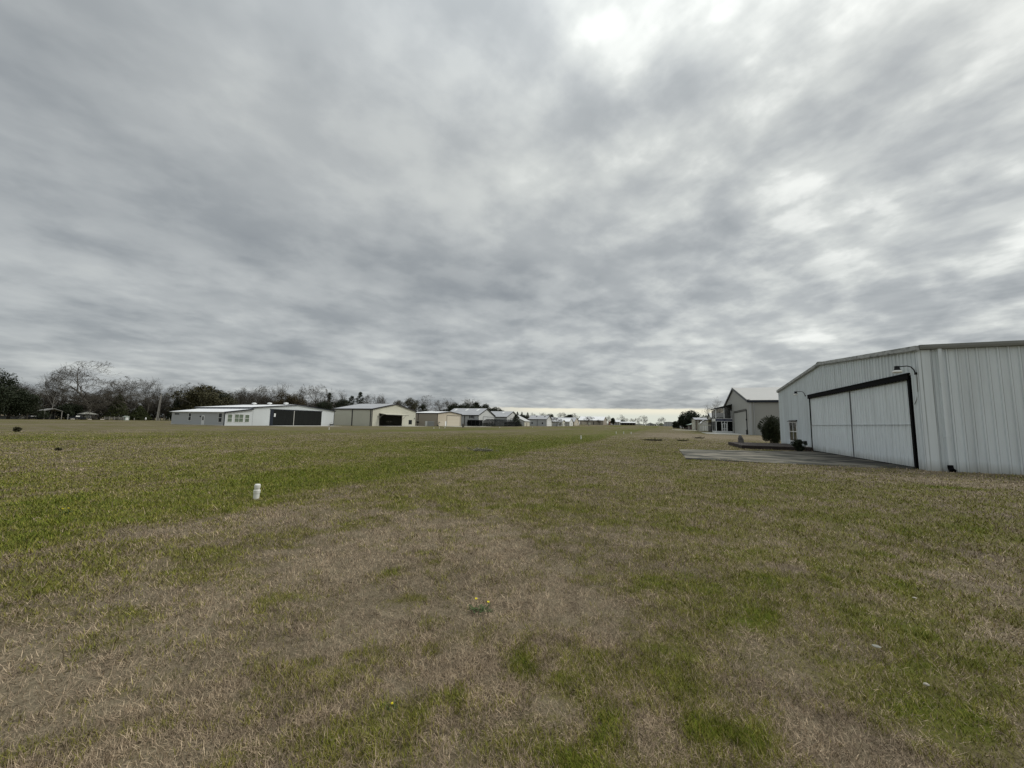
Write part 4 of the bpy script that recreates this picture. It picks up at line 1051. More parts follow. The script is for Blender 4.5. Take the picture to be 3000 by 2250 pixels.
def hangar_twin():
    xf=-82.0
    t,X,ro=gable('grey_hangar','mid grey hangar with two dark roof vents right of the sloping shed','hangar',xf,1,273.8,288,14,5.1,7.85,'grey_wall','grey_roof','dark_trim',ym=280.6,ov=.35,tw=.3)
    s=MB(); s.box(X(.16),X(14),273.74,273.797,-.05,4.95); s.box(X(13.6),X(14.5),272.6,273.7,-.05,3.6); s.build('shaded_side_sheet',M['mid_grey'],t)  # unlit side coloured darker as shade, plus the end panel
    d=MB(); d.box(X(7.0),X(7.25),273.55,273.74,0,4.8); d.build('downspout',M['dark_trim'],t)
    window(t,'y',-1,273.74,-85.5,-84.6,1.5,2.6,1,1,fm='dark_trim',fw=.05); window(t,'y',-1,273.74,-93.6,-92.7,1.6,2.7,1,1,fm='dark_trim',fw=.05)
    sl=(7.85-5.1)/(280.6-273.8)
    for xx in (-85.0,-91.5):
        k=MB(); ya,yb=277.5,279.5; za,zb=5.1+sl*(ya-273.8)+.125,5.1+sl*(yb-273.8)+.125
        k.prism([(ya,za),(yb,zb),(yb,zb+.1),(ya,za+.1)],'x',xx,xx+.7); k.build('roof_vent',M['dark_metal'],t)
    panel(t,'x',1,xf,276,286,.05,3.9,'white_paint','door_leaf',.05,1,'mid_grey',2)
hangar_twin()
def farm():
    z=lambda y: float(terrain(0,y))
    def house(label,xf,y0,y1,dep,e,p,wm,rm,door=True,name='house'):
        t,X,ro=gable(name,label,'house',xf,1,y0,y1,dep,e,p,wm,rm,'dark_trim',zb=z((y0+y1)/2),ov=.35)
        if door:
            c=(y0+y1)/2; zz=z(c); panel(t,'x',1,xf,c-1.6,c+.0,zz+.05,zz+2.3,'white_paint','door',.06); window(t,'x',1,xf,c+1.2,c+2.8,zz+1.0,zz+2.3,1,2)
        return t,X
    t,X=house('small cream house with a white roof just right of the twin vent hangar',-80,312,322,9,3.6,5.3,'cream','white_roof')
    p=MB(); p.box(-79.5,-77.5,300,311.8,2.5,2.75); p.build('porch_roof',M['white_roof'],t); q=MB()
    for y in (300.3,304,308,311.5): q.box(-77.7,-77.5,y-.1,y+.1,0.0,2.5)
    q.build('porch_post',M['white_paint'],t)
    b=MB(); b.box(-84,-79.6,298,311.8,.0,2.4); b.build('side_room',M['mid_grey'],t)
    t,X=house('white gabled farmhouse with a dark open carport on its left',-80,338,352,12,4.1,6.9,'white_paint','white_roof')
    c=MB(); zz=z(333); c.box(-84,-80,326,337.8,zz+3.3,zz+3.6); c.build('carport_roof',M['pale_roof'],t); c=MB()
    for y in (326.3,331.5,337.2): c.box(-80.3,-80.1,y-.1,y+.1,zz-.05,zz+3.3)
    c.build('carport_post',M['white_paint'],t); c=MB(); c.box(-86,-85.8,326,337.8,zz-.05,zz+3.3); c.build('carport_back',M['dark_trim'],t)
    t,X=house('larger grey roofed house with a pale pink front, right of the white farmhouse',-82,366,388,26,4.2,8.3,'tan_door','grey_roof')
    k=MB(); zz=z(360); k.box(-90,-83,358,365.6,zz-.05,zz+3.2); k.build('annex',M['mid_grey'],t)
    tk=thing('water_tank',(-84,392,z(392)),'white domed tank between the pink fronted house and the white roofed barn','tank')
    l=MB(); l.lathe([(2.0,0),(2.0,3.2),(1.7,4.1),(1.0,4.7),(.1,4.9)],(-84,392,z(392)),16); l.build('tank_shell',M['white_paint'],tk,True)
    # white roofed barn
    y0,y1=470,500; zb=z(485)
    t,X,ro=gable('barn','long taupe barn with a broad white roof behind the dark forked bare tree',"barn",-70,1,y0,y1,30,5.4+zb,10.2+zb,'tan_side','white_roof','grey_roof',zb=zb,ov=.5)
    panel(t,'y',-1,y0,-88,-85,zb+.05,zb+2.6,'cream','door',.08); panel(t,'y',-1,y0,-96,-90,zb+.05,zb+3.0,'tan_door','shutter',.06); panel(t,'y',-1,y0,-82,-81,zb+.05,zb+3.6,'dark_trim','door',.07)
    rd=thing('red_shed',(-66,520,z(520)),'faded red shed squeezed between the barn and the white porch house','shed')
    w=MB(); w.box(-70,-63,515,523,z(520)-.1,z(520)+4.2); w.build('wall',M['red_wall'],rd); r=MB(); r.prism([(514,z(520)+4.1),(519,z(520)+6.0),(524,z(520)+4.1)],'x',-70.5,-62.5); r.build('roof',M['tan_side'],rd)
    panel(rd,'y',-1,515,-67.5,-65.5,z(520)+.05,z(520)+2.2,'white_paint','door',.08)
    # white porch house
    y=500; zb=z(y); t=thing('white_house',(-58,y,zb),'small white house with white porch posts right of the barn','house')
    w=MB(); w.box(-63,-54.2,y,y+8,zb-.1,zb+4.0); w.build('wall',M['mid_grey'],t); r=MB(); r.prism([(y-2.2,zb+3.9),(y+4,zb+6.6),(y+8.4,zb+3.9)],'x',-63.4,-53.6); r.build('roof',M['white_roof'],t)
    p=MB(); [p.box(xx-.22,xx+.22,y-2.0,y-1.6,zb-.05,zb+3.9) for xx in (-62.8,-60,-57.2,-54.3)]; p.build('porch_post',M['white_paint'],t)
    window(t,'y',-1,y,-61.5,-60.6,zb+1,zb+2.8,1,2); window(t,'y',-1,y,-58.8,-57.9,zb+1,zb+2.8,1,2)
    # long open shed across the end of the strip
    y=510; zb=z(y); t=thing('open_shed',(-46,y,zb),'long low open fronted shed with a white roof beyond the end of the strip','shed')
    r=MB(); r.prism([(y-3,zb+3.0),(y+6,zb+4.2),(y+6,zb+4.4),(y-3,zb+3.2)],'x',-56.5,-36); r.build('roof',M['white_roof'],t)
    b=MB(); b.box(-56,-36.3,y+5.6,y+5.9,zb-.1,zb+4.1); b.build('back_wall',M['dark_trim'],t); q=MB()
    for xx in np.linspace(-56,-36.5,7): q.box(xx-.12,xx+.12,y-2.8,y-2.6,zb-.1,zb+3.05)
    q.build('post',M['tan_side'],t)
    fn=thing('pale_fence',(-30,y,zb),'long pale board fence between the open shed and the far gabled house','fence'); q=MB(); q.box(-36,-24.5,y-.04,y+.04,zb+.3,zb+1.5); q.build('fence_board',M['pale_concrete'],fn); q=MB(); [q.box(xx-.08,xx+.08,y+.05,y+.2,zb-.1,zb+1.6) for xx in np.linspace(-35.9,-24.6,8)]; q.build('fence_post',M['pole_wood'],fn)
    y0=505; zb=z(y0); t=thing('house',(-17.5,y0,zb),'far gabled house with pale walls at the end of the airstrip','house')
    w=MB(); w.prism([(-21.8,zb-.1),(-13.4,zb-.1),(-13.4,zb+1.7),(-18,zb+3.4),(-21.8,zb+1.7)],'y',y0,y0+9); w.build('wall',M['mid_grey'],t)
    r=MB(); r.prism([(-23,zb+1.35),(-18,zb+3.55),(-12,zb+1.35),(-12,zb+1.55),(-18,zb+3.75),(-23,zb+1.55)],'y',y0-.5,y0+9.5); r.build('roof',M['pale_roof'],t)
    window(t,'y',-1,y0,-18.4,-16.6,zb+.5,zb+1.7,1,1,fm='mid_grey'); panel(t,'y',-1,y0,-15.6,-14.7,zb+.02,zb+1.6,'dark_trim','door',.06)
    y0=500; zb=z(y0); t=thing('house',(-5.5,y0,zb),'far house with a dark green hipped roof left of the far grey shed','house')
    w=MB(); w.box(-8.6,-2.9,y0,y0+8,zb-.1,zb+1.3); w.build('wall',M['mid_grey'],t); r=MB(); n=len(r.v); r.v+=[(-9.2,y0-.5,zb+1.2),(-2.3,y0-.5,zb+1.2),(-2.3,y0+8.5,zb+1.2),(-9.2,y0+8.5,zb+1.2),(-7,y0+4,zb+3.2),(-4.4,y0+4,zb+3.2)]; r.f+=[(0,1,5,4),(1,2,5),(2,3,4,5),(3,0,4),(0,3,2,1)]; r.build('roof',M['leaf_green'],t)
    panel(t,'y',-1,y0,-6.5,-5.4,zb+.02,zb+1.2,'dark_trim','door',.06)
    y0=470; zb=z(y0); t=thing('grey_shed',(3.5,y0,zb),'far flat grey shed with a white roof edge ending the right hand row','shed')
    w=MB(); w.box(-2.5,7.8,y0,y0+10,zb-.1,zb+4.6); w.build('wall',M['mid_grey'],t); r=MB(); r.prism([(-2.8,zb+4.62),(3,zb+5.1),(8.1,zb+4.62)],'y',y0-.3,y0+10.3); r.build('roof',M['white_roof'],t)
    d=MB(); [d.box(xx-.08,xx+.08,y0-.05,y0,zb,zb+4.5) for xx in (0,2.6,5.2)]; d.build('wall_seam',M['dark_trim'],t)
farm()

# ------------------------------------------------------------------ right row beyond the near hangar
def hangar_tall():
    xf=17.0
    t,X,ro=gable('tall_grey_hangar','tall warm grey metal hangar with a steep pale roof behind the tall bush','hangar',xf,-1,98.3,137.8,30,7.6,12.1,'b_wall','b_roof','navy_trim',ym=118.05,ov=.25,tw=.42,corner=False)
    MB().box(xf+.0,xf+.5,98.25,98.297,0,7.2).build('corner_trim',M['mid_grey'],t)
    wt=MB(); m=(12.1-7.6)/(118.05-98.3)
    wt.prism([(98.3-.27,7.6-m*.27+.16),(118.05,12.1+.16),(118.05,12.1+.3),(98.3-.27,7.6-m*.27+.3)],'x',xf-.34,xf+.2); wt.build('rake_cap',M['b_roof'],t)
    d=panel(t,'x',-1,xf,100.95,118.1,.08,5.35,'b_door','door_leaf',.06)
    s=MB(); s.box(xf-.13,xf,100.65,100.95,.0,5.6); s.box(xf-.13,xf,118.12,118.3,0,5.6); s.box(xf-.14,xf,100.95,118.12,5.36,5.55); s.box(xf-.14,xf,100.95,118.12,5.72,5.82); s.build('door_frame',M['dark_metal'],t)
    mo=MB(); mo.box(xf-.3,xf,100.3,100.75,.0,1.1); mo.box(xf-.25,xf,100.55,100.75,3.2,3.6); mo.build('door_motor',M['dark_metal'],t)
    c=MB(); c.box(xf+.9,xf+1.02,98.12,98.28,0,7.25); c.build('downspout',M['mid_grey'],t)
    # two storey screened porch
    x0,y0,y1=12.85,121.5,130.8; z1,z2=3.35,3.85
    zr=lambda x: 6.85+(x-x0)*(7.85-6.85)/(xf-x0)
    fr=MB()
    def post(x,y,z0,z1_,w=.10): fr.box(x-w,x+w,y-w,y+w,z0,z1_)
    for x,zt in ((x0+.1,6.55),(15.05,6.95)): post(x,y0+.1,.5,z1); post(x if x<14 else 15.0,y0+.1,z2,zt)
    for y in (125.8,y1-.1): post(x0+.1,y,.5,z1); post(x0+.1,y,z2,6.5)
    post(14.35,y0+.1,.5,z1,.07); post(15.7,y0+.1,.5,z1,.07); post(16.75,y0+.1,z2,6.2,.06)
    fr.box(x0,xf-.02,y0,y0+.2,z1-.14,z1-.0); fr.box(x0,xf-.02,y0,y0+.2,z2+.0,z2+.14); fr.box(x0,x0+.2,y0+.2,y1,z1-.14,z1); fr.box(x0,x0+.2,y0+.2,y1,z2,z2+.14)
    fr.build('porch_frame',M['white_paint'],t)
    b=MB(); b.box(x0+.02,xf-.02,y0-.02,y0+.22,z1+.003,z2-.003); b.build('floor_board',M['porch_blue'],t)
    b=MB(); b.box(x0-.02,x0+.2,y0+.23,y1,z1+.003,z2-.003); b.box(x0,xf-.02,y0,y0+.2,-.05,.5); b.box(x0,x0+.2,y0+.2,y1,-.05,.5); b.build('porch_skirt',M['white_paint'],t)
    s=MB(); s.box(x0+.2,xf-.05,y0+.08,y0+.11,.5,z1-.14); s.box(x0+.08,x0+.11,y0+.2,y1,.5,z1-.14); s.build('lower_screen',M['screen_dark'],t)
    s=MB(); s.prism([(x0+.2,z2+.14),(xf-.05,z2+.14),(xf-.05,7.5),(x0+.2,6.6)],'y',y0+.08,y0+.11); s.box(x0+.08,x0+.11,y0+.2,y1,z2+.14,6.5); s.build('upper_screen',M['screen'],t)
    r=MB(); r.prism([(x0-.35,6.62),(xf-.02,7.62),(xf-.02,8.0),(x0-.35,6.80)],'y',y0-.3,y1+.3); r.build('porch_roof',M['porch_roof'],t)
    f=MB(); f.box(x0+.2,xf-.02,y0+.25,y1-.05,z1+.1,z2-.1); f.build('porch_floor',M['dark_trim'],t)
    dr=MB(); dr.box(14.5,14.64,y0-.03,y0+.07,.5,2.62); dr.box(15.42,15.56,y0-.03,y0+.07,.5,2.62); dr.box(14.64,15.42,y0-.03,y0+.07,2.48,2.62); dr.box(14.64,15.42,y0-.03,y0+.07,1.12,1.24); dr.box(14.64,15.42,y0-.03,y0+.07,.5,.62)
    dr.build('screen_door',M['white_paint'],t)
    for ya,yb in ((123.0,124.4),(126.2,127.4)): window(t,'x',-1,xf,ya,yb,4.3,6.0,1,2)
hangar_tall()
pavement([(10.6,99.5),(16.9,97.4),(16.9,121),(12.7,121),(12.6,123),(9.2,123),(9.0,104)],.03,'pale_concrete')
pavement([(-91.8,66),(-85.5,66.5),(-85.5,84),(-91.8,84)],.03,'pale_concrete')
pavement([(-86.6,99),(-81.5,99.5),(-81,120),(-86.6,120)],.03,'pale_concrete')
pavement([(-82.6,131),(-76.5,131),(-76.5,149),(-82.6,149)],.03,'pale_concrete')
pavement([(-81.5,151),(-74.5,151),(-74.5,162),(-81.5,162)],.03,'pale_concrete')
pavement([(3.5,178),(11.4,172),(11.4,182),(3.5,184)],.03,'pale_concrete')
pavement([(2.5,205),(11.4,205),(11.4,212),(2.5,213)],.03,'pale_concrete')

def right_row():
    # cream gabled shed next to the porch, with lean-to carport
    t,X,ro=gable('cream_shed','cream gabled shed with an open dark carport left of the tall grey hangar','shed',13.6,-1,140,151,9,4.6,6.2,'cream','pale_roof','dark_trim',ov=.25)
    c=MB(); c.prism([(9.9,3.15),(13.5,3.9),(13.5,4.1),(9.9,3.35)],'y',139,150.5); c.build('carport_roof',M['dark_trim'],t)
    p=MB(); [p.box(10.0,10.2,y-.1,y+.1,0,3.2) for y in (139.4,144.8,150.2)]; p.box(10.0,13.4,139.0,139.2,2.0,2.25); p.build('carport_post',M['cream'],t)
    d=MB(); d.box(13.45,13.58,140.5,149.5,.05,3.1); d.build('carport_back',M['dark_trim'],t)
    # little white shed
    t=thing('white_shed',(12.8,158,0),'little white boarded shed with a steep white roof between the carport and the beige hangar','shed')
    w=MB(); w.prism([(11.6,-.1),(14.0,-.1),(14.0,2.7),(12.8,3.9),(11.6,2.7)],'y',156,162); w.build('wall',M['grey_wall'],t)
    r=MB(); r.prism([(11.3,2.45),(12.8,3.95),(14.3,2.45),(14.3,2.62),(12.8,4.12),(11.3,2.62)],'y',155.7,162.3); r.build('roof',M['white_roof'],t)
    panel(t,'y',-1,156,12.3,13.3,.05,2.3,'white_paint','door',.06,1,'dark_trim'); k=MB(); k.box(11.53,11.597,156.5,161.5,.0,2.3); k.build('side_boards',M['grey_wall'],t)
    pf=MB(); pf.box(14.05,17.5,154.9,155.0,0,2.2); [pf.box(x-.06,x+.06,154.8,154.897,0,2.3) for x in (14.2,15.3,16.4,17.4)]; o=pf.build('board_fence',M['grey_wall']); tag(o,'pale grey board fence joining the little white shed and the carport','fence')
    # beige hangar
    t,X,ro=gable('beige_hangar','beige hangar with a grey roof left of the little white shed','hangar',12.0,-1,188.5,215,16,4.6,5.7,'cream','grey_roof','dark_trim',ov=.3)
    panel(t,'x',-1,12,193,208,.05,3.9,'cream','door_leaf',.05,1,'tan_side',1); frame3(t,-1,12,193,208,3.95,'tan_side',.2)
    d=MB(); d.box(12.3,12.6,188.2,188.45,0,4.4); d.box(13.6,13.9,188.2,188.45,0,4.4); d.build('downspout',M['brick'],t)
    # green roofed brick house
    y0=214; t=thing('brick_house',(13,265,0),'low dark brick house with a pale green roof beyond the beige hangar','house')
    w=MB(); w.box(12.0,24,217,310,-.1,2.6); w.build('wall',M['brick'],t)
    r=MB(); r.prism([(11.2,2.35),(18,4.7),(24.8,2.35),(24.8,2.55),(18,4.95),(11.2,2.55)],'y',216,311); r.build('roof',M['green_roof'],t)
    f=MB(); f.box(11.0,11.2,216,311,2.3,2.62); f.build('trim',M['green_roof'],t)
    panel(t,'x',-1,12,240,244,.05,2.2,'white_paint','door',.08); window(t,'x',-1,12,255,260,.8,2.1,1,1); window(t,'x',-1,12,280,286,.8,2.1,1,1); panel(t,'y',-1,217,13,14.2,.05,2.2,'white_paint','door',.08)
    # narrow white building
    y=322; zb=float(terrain(0,y)); t=thing('white_house',(12.5,y,zb),'narrow tall white house between the brick house and the dark round tree','house')
    w=MB(); w.box(9.4,14.0,y,y+9,zb-.1,zb+5.2); w.build('wall',M['white_paint'],t); r=MB(); r.prism([(9.0,zb+5.1),(11.7,zb+6.4),(14.4,zb+5.1)],'y',y-.3,y+9.3); r.build('roof',M['pale_roof'],t)
    window(t,'y',-1,y,10.6,11.6,zb+1,zb+2.6,1,2); panel(t,'y',-1,y,12.4,13.3,zb+.05,zb+2.1,'dark_trim','door',.06)
    t=thing('dark_shed',(9,318,zb),'dark low shed with a pale roof line beside the narrow white house','shed')
    w=MB(); w.box(6.9,9.3,314,322,zb-.1,zb+3.4); w.build('wall',M['dark_trim'],t); r=MB(); r.prism([(6.6,zb+3.42),(9.6,zb+3.9),(9.6,zb+4.1),(6.6,zb+3.6)],'y',313.6,322.3); r.build('roof',M['pale_roof'],t)
right_row()

# ------------------------------------------------------------------ strip markers
def marker(x,y,label,h=.38,r=.075,group=None,tilt=0.0):
    t=thing('pipe_marker',(x,y,float(relief(np.array([x]),np.array([y]))[0])-.01),label,'marker',group); t.rotation_euler.y=tilt
    p=MB(); p.lathe([(r*.86,0),(r*.86,h*.42),(r,h*.43),(r,h*.60),(r*.97,h*.61),(r*.75,h*.62),(r*.75,h*.74)],(0,0,0),18); p.build('pipe',M['white_pvc'],t,world=False)
    c=MB(); c.lathe([(r*.72,h*.741),(r*.86,h*.76),(r*.86,h*.93),(r*.7,h*.985),(r*.2,h)],(0,0,0),18); c.build('cap',M['white_pvc'],t,world=False)
    return t
m0=marker(-7.93,5.62,'white capped plastic pipe standing in the green grass close to the camera',.32,.064,'white pipe markers along the strip',R(3.0))
MARK=[(-8.91,43.23,'white pipe marker alone in the middle distance'),(-8.89,75.7,'leftmost of the three close white pipe markers by the dry patch'),(-7.68,77.4,'middle of the three close white pipe markers by the dry patch'),(-6.18,76.1,'rightmost of the three close white pipe markers by the dry patch'),
 (-53.9,50.1,'white pipe marker on the grass before the right end of the white hangar'),(-52.8,80.7,'leftmost of three white pipe markers before the tan hangar'),(-55.1,86.8,'middle of three white pipe markers before the tan hangar'),(-56.1,91.1,'rightmost of three white pipe markers before the tan hangar'),(-51.8,118.7,'small white pipe marker before the pool enclosure'),(-49,144.4,'farthest white pipe marker, before the mid grey hangar')]
for x,y,l in MARK:
    o=copy_tree(m0); o.location=(x,y,0); o.rotation_euler=(0,0,0); o.scale=(1.3,1.3,1.3); o['label']=l
# dark stump before the grey hangar
b=MB(); b.lathe([(.45,-.1),(.38,.3),(.40,.9),(.34,1.25),(.1,1.35)],(-62,112,0),10); o=b.build('tree_stump',M['bark']); tag(o,'dark upright tree stump on the grass before the tall grey hangar','stump')

# ------------------------------------------------------------------ left background
def left_background():
    w=MB(); w.box(-222.2,-221.8,30,66.2,-.1,1.12); o=w.build('block_wall',M['stone_wall']); 
    cp=MB(); cp.box(-222.3,-221.7,30,66.2,1.123,1.2); tag(o,'low grey block wall at the left edge under the dark evergreens','wall'); cp.build('wall_coping',M['pale_concrete'],o)
    b=MB(); b.lathe([(.6,-.05),(.7,.4),(.4,.9),(.1,1.0)],(-220.5,64.8,0),9); b.v=[(x,y*1.0,z) for x,y,z in b.v]; o=b.build('boulder',M['pale_stone']); tag(o,'pale boulder at the right end of the grey wall','boulder')
    wv=MB(); wv.box(-226.5,-226.2,62.4,63.9,1.3,1.9); 
    # vehicles: modelled once each
    def car(x,y,label,body,roof=1.45,L=4.4,name='parked_car'):
        t=thing(name,(x,y,0),label,'car' if name=='parked_car' else 'truck'); bm=MB()
        if name=='parked_car': sil=[(-L/2,.35),(L/2,.35),(L/2,.8),(L/2-.9,.92),(L/2-1.5,roof),(-L/2+1.2,roof),(-L/2+.4,.95),(-L/2,.85)]
        else: sil=[(-L/2,.45),(L/2,.45),(L/2,1.05),(L/2-1.2,1.12),(L/2-1.8,1.75),(L/2-3.2,1.75),(L/2-3.4,1.15),(-L/2,1.15)]
        bm.prism([(y+a,z) for a,z in sil],'x',x-.85,x+.85); bm.build('body',M[body],t)
        for a in (-L/2+.8,L/2-.8):
            for sx in (-.9,.72):
                wl=MB(); wl.tube([(x+sx,y+a,.33),(x+sx+.18,y+a,.33)],.33,12); wl.build('wheel',M['tyre'],t)
        g=MB(); g.box(x+.851,x+.86,y-L/2+1.1 if name=='parked_car' else y+L/2-3.1,y+L/2-1.7 if name=='parked_car' else y+L/2-1.95,1.0 if name=='parked_car' else 1.2,roof-.1 if name=='parked_car' else 1.65); g.build('side_window',M['glass'] if body!='car_dark' else M['white_paint'],t)
        return t
    car(-222,68.3,'dark blue car parked at the right end of the grey wall','car_dark')
    car(-222,79.6,'dark pickup with bright windows left of the gazebo','car_dark',L=5.2,name='pickup_truck')
    # carport
    t=thing('carport',(-226,73.5,0),'pale roofed carport behind the tall thin bare tree','carport')
    r=MB(); r.prism([(70.9,3.3),(73.6,4.15),(76.0,3.2),(76.0,3.35),(73.6,4.35),(70.9,3.45)],'x',-229,-223); r.build('roof',M['stone_wall'],t); p=MB()
    for yy in (71.2,75.8):
        for xx in (-228.8,-223.2): p.box(xx-.1,xx+.1,yy-.1,yy+.1,-.1,3.4)
    p.build('post',M['pole_wood'],t); q=MB(); q.box(-229.2,-229.05,71,76,-.1,3.2); q.build('back_wall',M['dark_trim'],t)
    f=MB(); f.lathe([(.16,-.05),(.16,1.3),(.12,1.4),(.12,1.5),(.26,1.6),(.30,1.85),(.2,2.1),(.05,2.2)],(-221,76.8,0),10); o=f.build('garden_lantern',M['stone_wall']); tag(o,'grey lantern post between the carport and the pickup','lantern')
    # gazebo
    t=thing('gazebo',(-224,83,0),'low grey roofed gazebo with dark posts right of the pickup','gazebo')
    r=MB(); n=0; r.v+=[(-227,80.9,2.35),(-221.6,80.9,2.35),(-221.6,86,2.35),(-227,86,2.35),(-224.3,83.4,3.4)]; r.f+=[(0,1,4),(1,2,4),(2,3,4),(3,0,4),(3,2,1,0)]; r.build('roof',M['grey_stone'],t); p=MB()
    for yy in (81.1,83.4,85.8):
        for xx in (-226.8,-221.8): p.box(xx-.08,xx+.08,yy-.08,yy+.08,-.1,2.34)
    p.box(-221.8,-221.74,81.2,85.7,.9,1.0); p.build('post',M['dark_trim'],t); q=MB(); q.box(-226.9,-226.8,81,85.9,.9,1.9); q.build('back_panel',M['pale_roof'],t)
    for i,(yy,l) in enumerate(((78.0,'pale log block left of the pickup'),(82.9,'pale log block in front of the gazebo'),(86.7,'pale log block right of the gazebo'))):
        k=MB(); k.tube([(-220.4,yy-.6,.2),(-220.4,yy,.24),(-220.4,yy+.6,.2)],[.2,.24,.2],10); o=k.build('log',M['pale_stone']); tag(o,l,'log','pale logs lying along the edge of the field')
    # rail fence, posts, boxes
    t=thing('rail_fence',(-222,90,0),'weathered rail fence right of the gazebo','fence'); q=MB()
    for yy in (88,89.6,91.2,92.8,94.2): q.box(-222.08,-221.92,yy-.09,yy+.09,-.1,1.5)
    q.build('fence_post',M['pole_wood'],t); q=MB(); q.box(-221.9,-221.84,88,94.2,.5,.68); q.box(-221.9,-221.84,88,94.2,1.15,1.32); q.build('rail',M['pole_wood'],t)
    t=thing('pump_house',(-223,95.6,0),'small pale mint pump house at the end of the rail fence','shed'); q=MB(); q.box(-224,-222.2,94.8,96.3,-.1,1.55); q.build('wall',M['mint'],t); q=MB(); q.prism([(94.6,1.552),(95.55,1.95),(96.5,1.552)],'x',-224.2,-222.0); q.build('roof',M['mint'],t); panel(t,'x',1,-222.2,95.2,95.9,.05,1.3,'white_paint','door',.04)
    k=MB(); k.lathe([(.08,-.05),(.08,.3),(.26,.34),(.30,.8),(.24,1.15),(.12,1.35),(.03,1.4)],(-221,101.6,0),14); o=k.build('white_tank',M['white_paint'],None,True); tag(o,'small bright white tank on a foot standing before the dark trees','tank')
    for yy,h,l in ((106.7,1.25,'short pale fence post just right of the utility pole'),(110.6,1.3,'short pale fence post at the left corner of the grey wing'),(93.0,1.0,'short pale fence post left of the mint pump house'),(97.5,1.1,'short pale fence post right of the mint pump house')):
        k=MB(); k.lathe([(.15,-.1),(.14,h-.05),(.08,h)],(-221,yy,0),8); o=k.build('fence_post',M['pole_wood']); tag(o,l,'post','pale fence posts along the field edge')
    k=MB(); k.tube([(-221.2,108.7,-.1),(-221,108.3,3.2)],[.09,.07],8); o=k.build('leaning_post',M['pole_wood']); tag(o,'thin leaning grey post right of the utility pole','post')
    # utility pole: pole, brace pole and cross arm
    t=thing('utility_pole',(-221,105.7,0),'grey double utility pole with a cross arm left of the grey wing','utility pole')
    k=MB(); k.tube([(-221,105.55,-.3),(-221,106.35,13.0)],[.20,.14],10); k.build('pole',M['pole_wood'],t); k=MB(); k.tube([(-221,106.15,-.3),(-221,106.6,12.2)],[.16,.10],10); k.build('brace_pole',M['pole_wood'],t)
    k=MB(); k.box(-221.12,-220.86,105.3,107.5,12.35,12.55); k.build('cross_arm',M['dark_trim'],t); k=MB(); [k.lathe([(.05,0),(.09,.05),(.09,.2),(.03,.28)],(-221,yy,12.55),8) for yy in (105.5,106.0,106.9,107.3)]; k.build('insulator',M['dark_metal'],t)
left_background()

# ------------------------------------------------------------------ small things in the lawn
def dandelion(x,y,s,flowers,label):
    z=float(relief(np.array([x]),np.array([y]))[0]); t=thing('dandelion',(x,y,z),label,'wildflower'); rg=random.Random(int(x*100)); L=MB()
    for k in range(34):
        a=rg.random()*6.283; l=s*(.06+.07*rg.random()); w=.010*s; el=.25+.6*rg.random(); ox,oy=rg.uniform(-.09,.09)*s,rg.uniform(-.06,.06)*s
        d=Vector((math.cos(a)*math.cos(el),math.sin(a)*math.cos(el),math.sin(el))); p=Vector((-math.sin(a),math.cos(a),0))
        b=Vector((x+ox,y+oy,z)); m=b+d*l*.6; e=b+d*l+Vector((0,0,-.015))
        L.quad(b-p*w*.3,b+p*w*.3,m+p*w,m-p*w); L.quad(m-p*w,m+p*w,e+p*w*.2,e-p*w*.2)
    L.build('leaves',M['weed'],t)
    for fx,fy,fz in flowers:
        F=MB(); c=Vector((x+fx,y+fy,z+fz))
        for k in range(22):
            a=k*6.283/22; r=.017*s*(1 if k%2 else .8); d=Vector((math.cos(a),math.sin(a),.35 if k%2 else .9)); p=Vector((-math.sin(a),math.cos(a),0))*.004*s
            F.quad(c-p,c+p,c+d*r+p,c+d*r-p)
        F.lathe([(.004,-.003),(.010*s,.001),(.006*s,.006),(.001,.008)],tuple(c),10); fo=F.build('flower_head',M['yellow'],t)
        S=MB(); S.tube([(c.x,c.y,z-.01),(c.x,c.y,c.z)],.0022,5); S.build('flower_stalk',M['weed'],fo)
dandelion(-1.56,3.22,.75,[(-.055,.03,.078),(.065,.03,.072)],'dandelion clump with two yellow flowers in the dry foreground grass')
dandelion(-1.53,1.99,.42,[(.015,.0,.028)],'small weed with one tiny yellow flower near the bottom left of the foreground')
for k,(wx,wy,a,b_,h,l,lf) in enumerate(((-1.3,45.2,1.5,.35,.20,'low dark weed patch on the dry ground left of the deck','leaf_olive'),(1.6,47.5,.7,.3,.14,'small dark weed patch between the deck and the wider weed patch','leaf_olive'),
    (-58.4,17.0,.26,.26,.42,'single dark grass tuft in the field at the far left','leaf_olive'),(-26.6,9.1,.12,.10,.10,'small dark weed in the field left of the white pipe','leaf_olive'),(-9.95,20.4,.8,.35,.16,'pale dead weed clump in the green strip beyond the white pipe','leaf_pale'),(4.2,60,.8,.35,.15,'dark weed patch farther out on the dry ground','leaf_olive'))):
    bush('weed_patch',(wx,wy),a,b_,h,900,.05 if k!=2 else .09,l,lf,'weeds',200+k)
dandelion(-9.46,3.41,.9,[(.03,.02,.09),(-.05,-.02,.08)],'dandelion with yellow flowers in the green strip at the left edge')
def pebble(x,y,r,m,label,seed,flat=.5):
    z=float(relief(np.array([x]),np.array([y]))[0]); bm=bmesh.new(); bmesh.ops.create_icosphere(bm,subdivisions=2,radius=1); rg=random.Random(seed)
    for v in bm.verts: v.co=Vector((v.co.x*r*(1+rg.uniform(-.2,.2))*1.3,v.co.y*r*(1+rg.uniform(-.2,.2)),v.co.z*r*flat+.03))
    me=bpy.data.meshes.new('pebble'); bm.to_mesh(me); bm.free(); me.materials.append(M[m]); o=bpy.data.objects.new('pebble',me); COL.objects.link(o); o.location=(x,y,z); tag(o,label,'stone')
pebble(1.52,3.47,.012,'pale_stone','small pale stone lying in the green foreground grass at the right',1,.8)
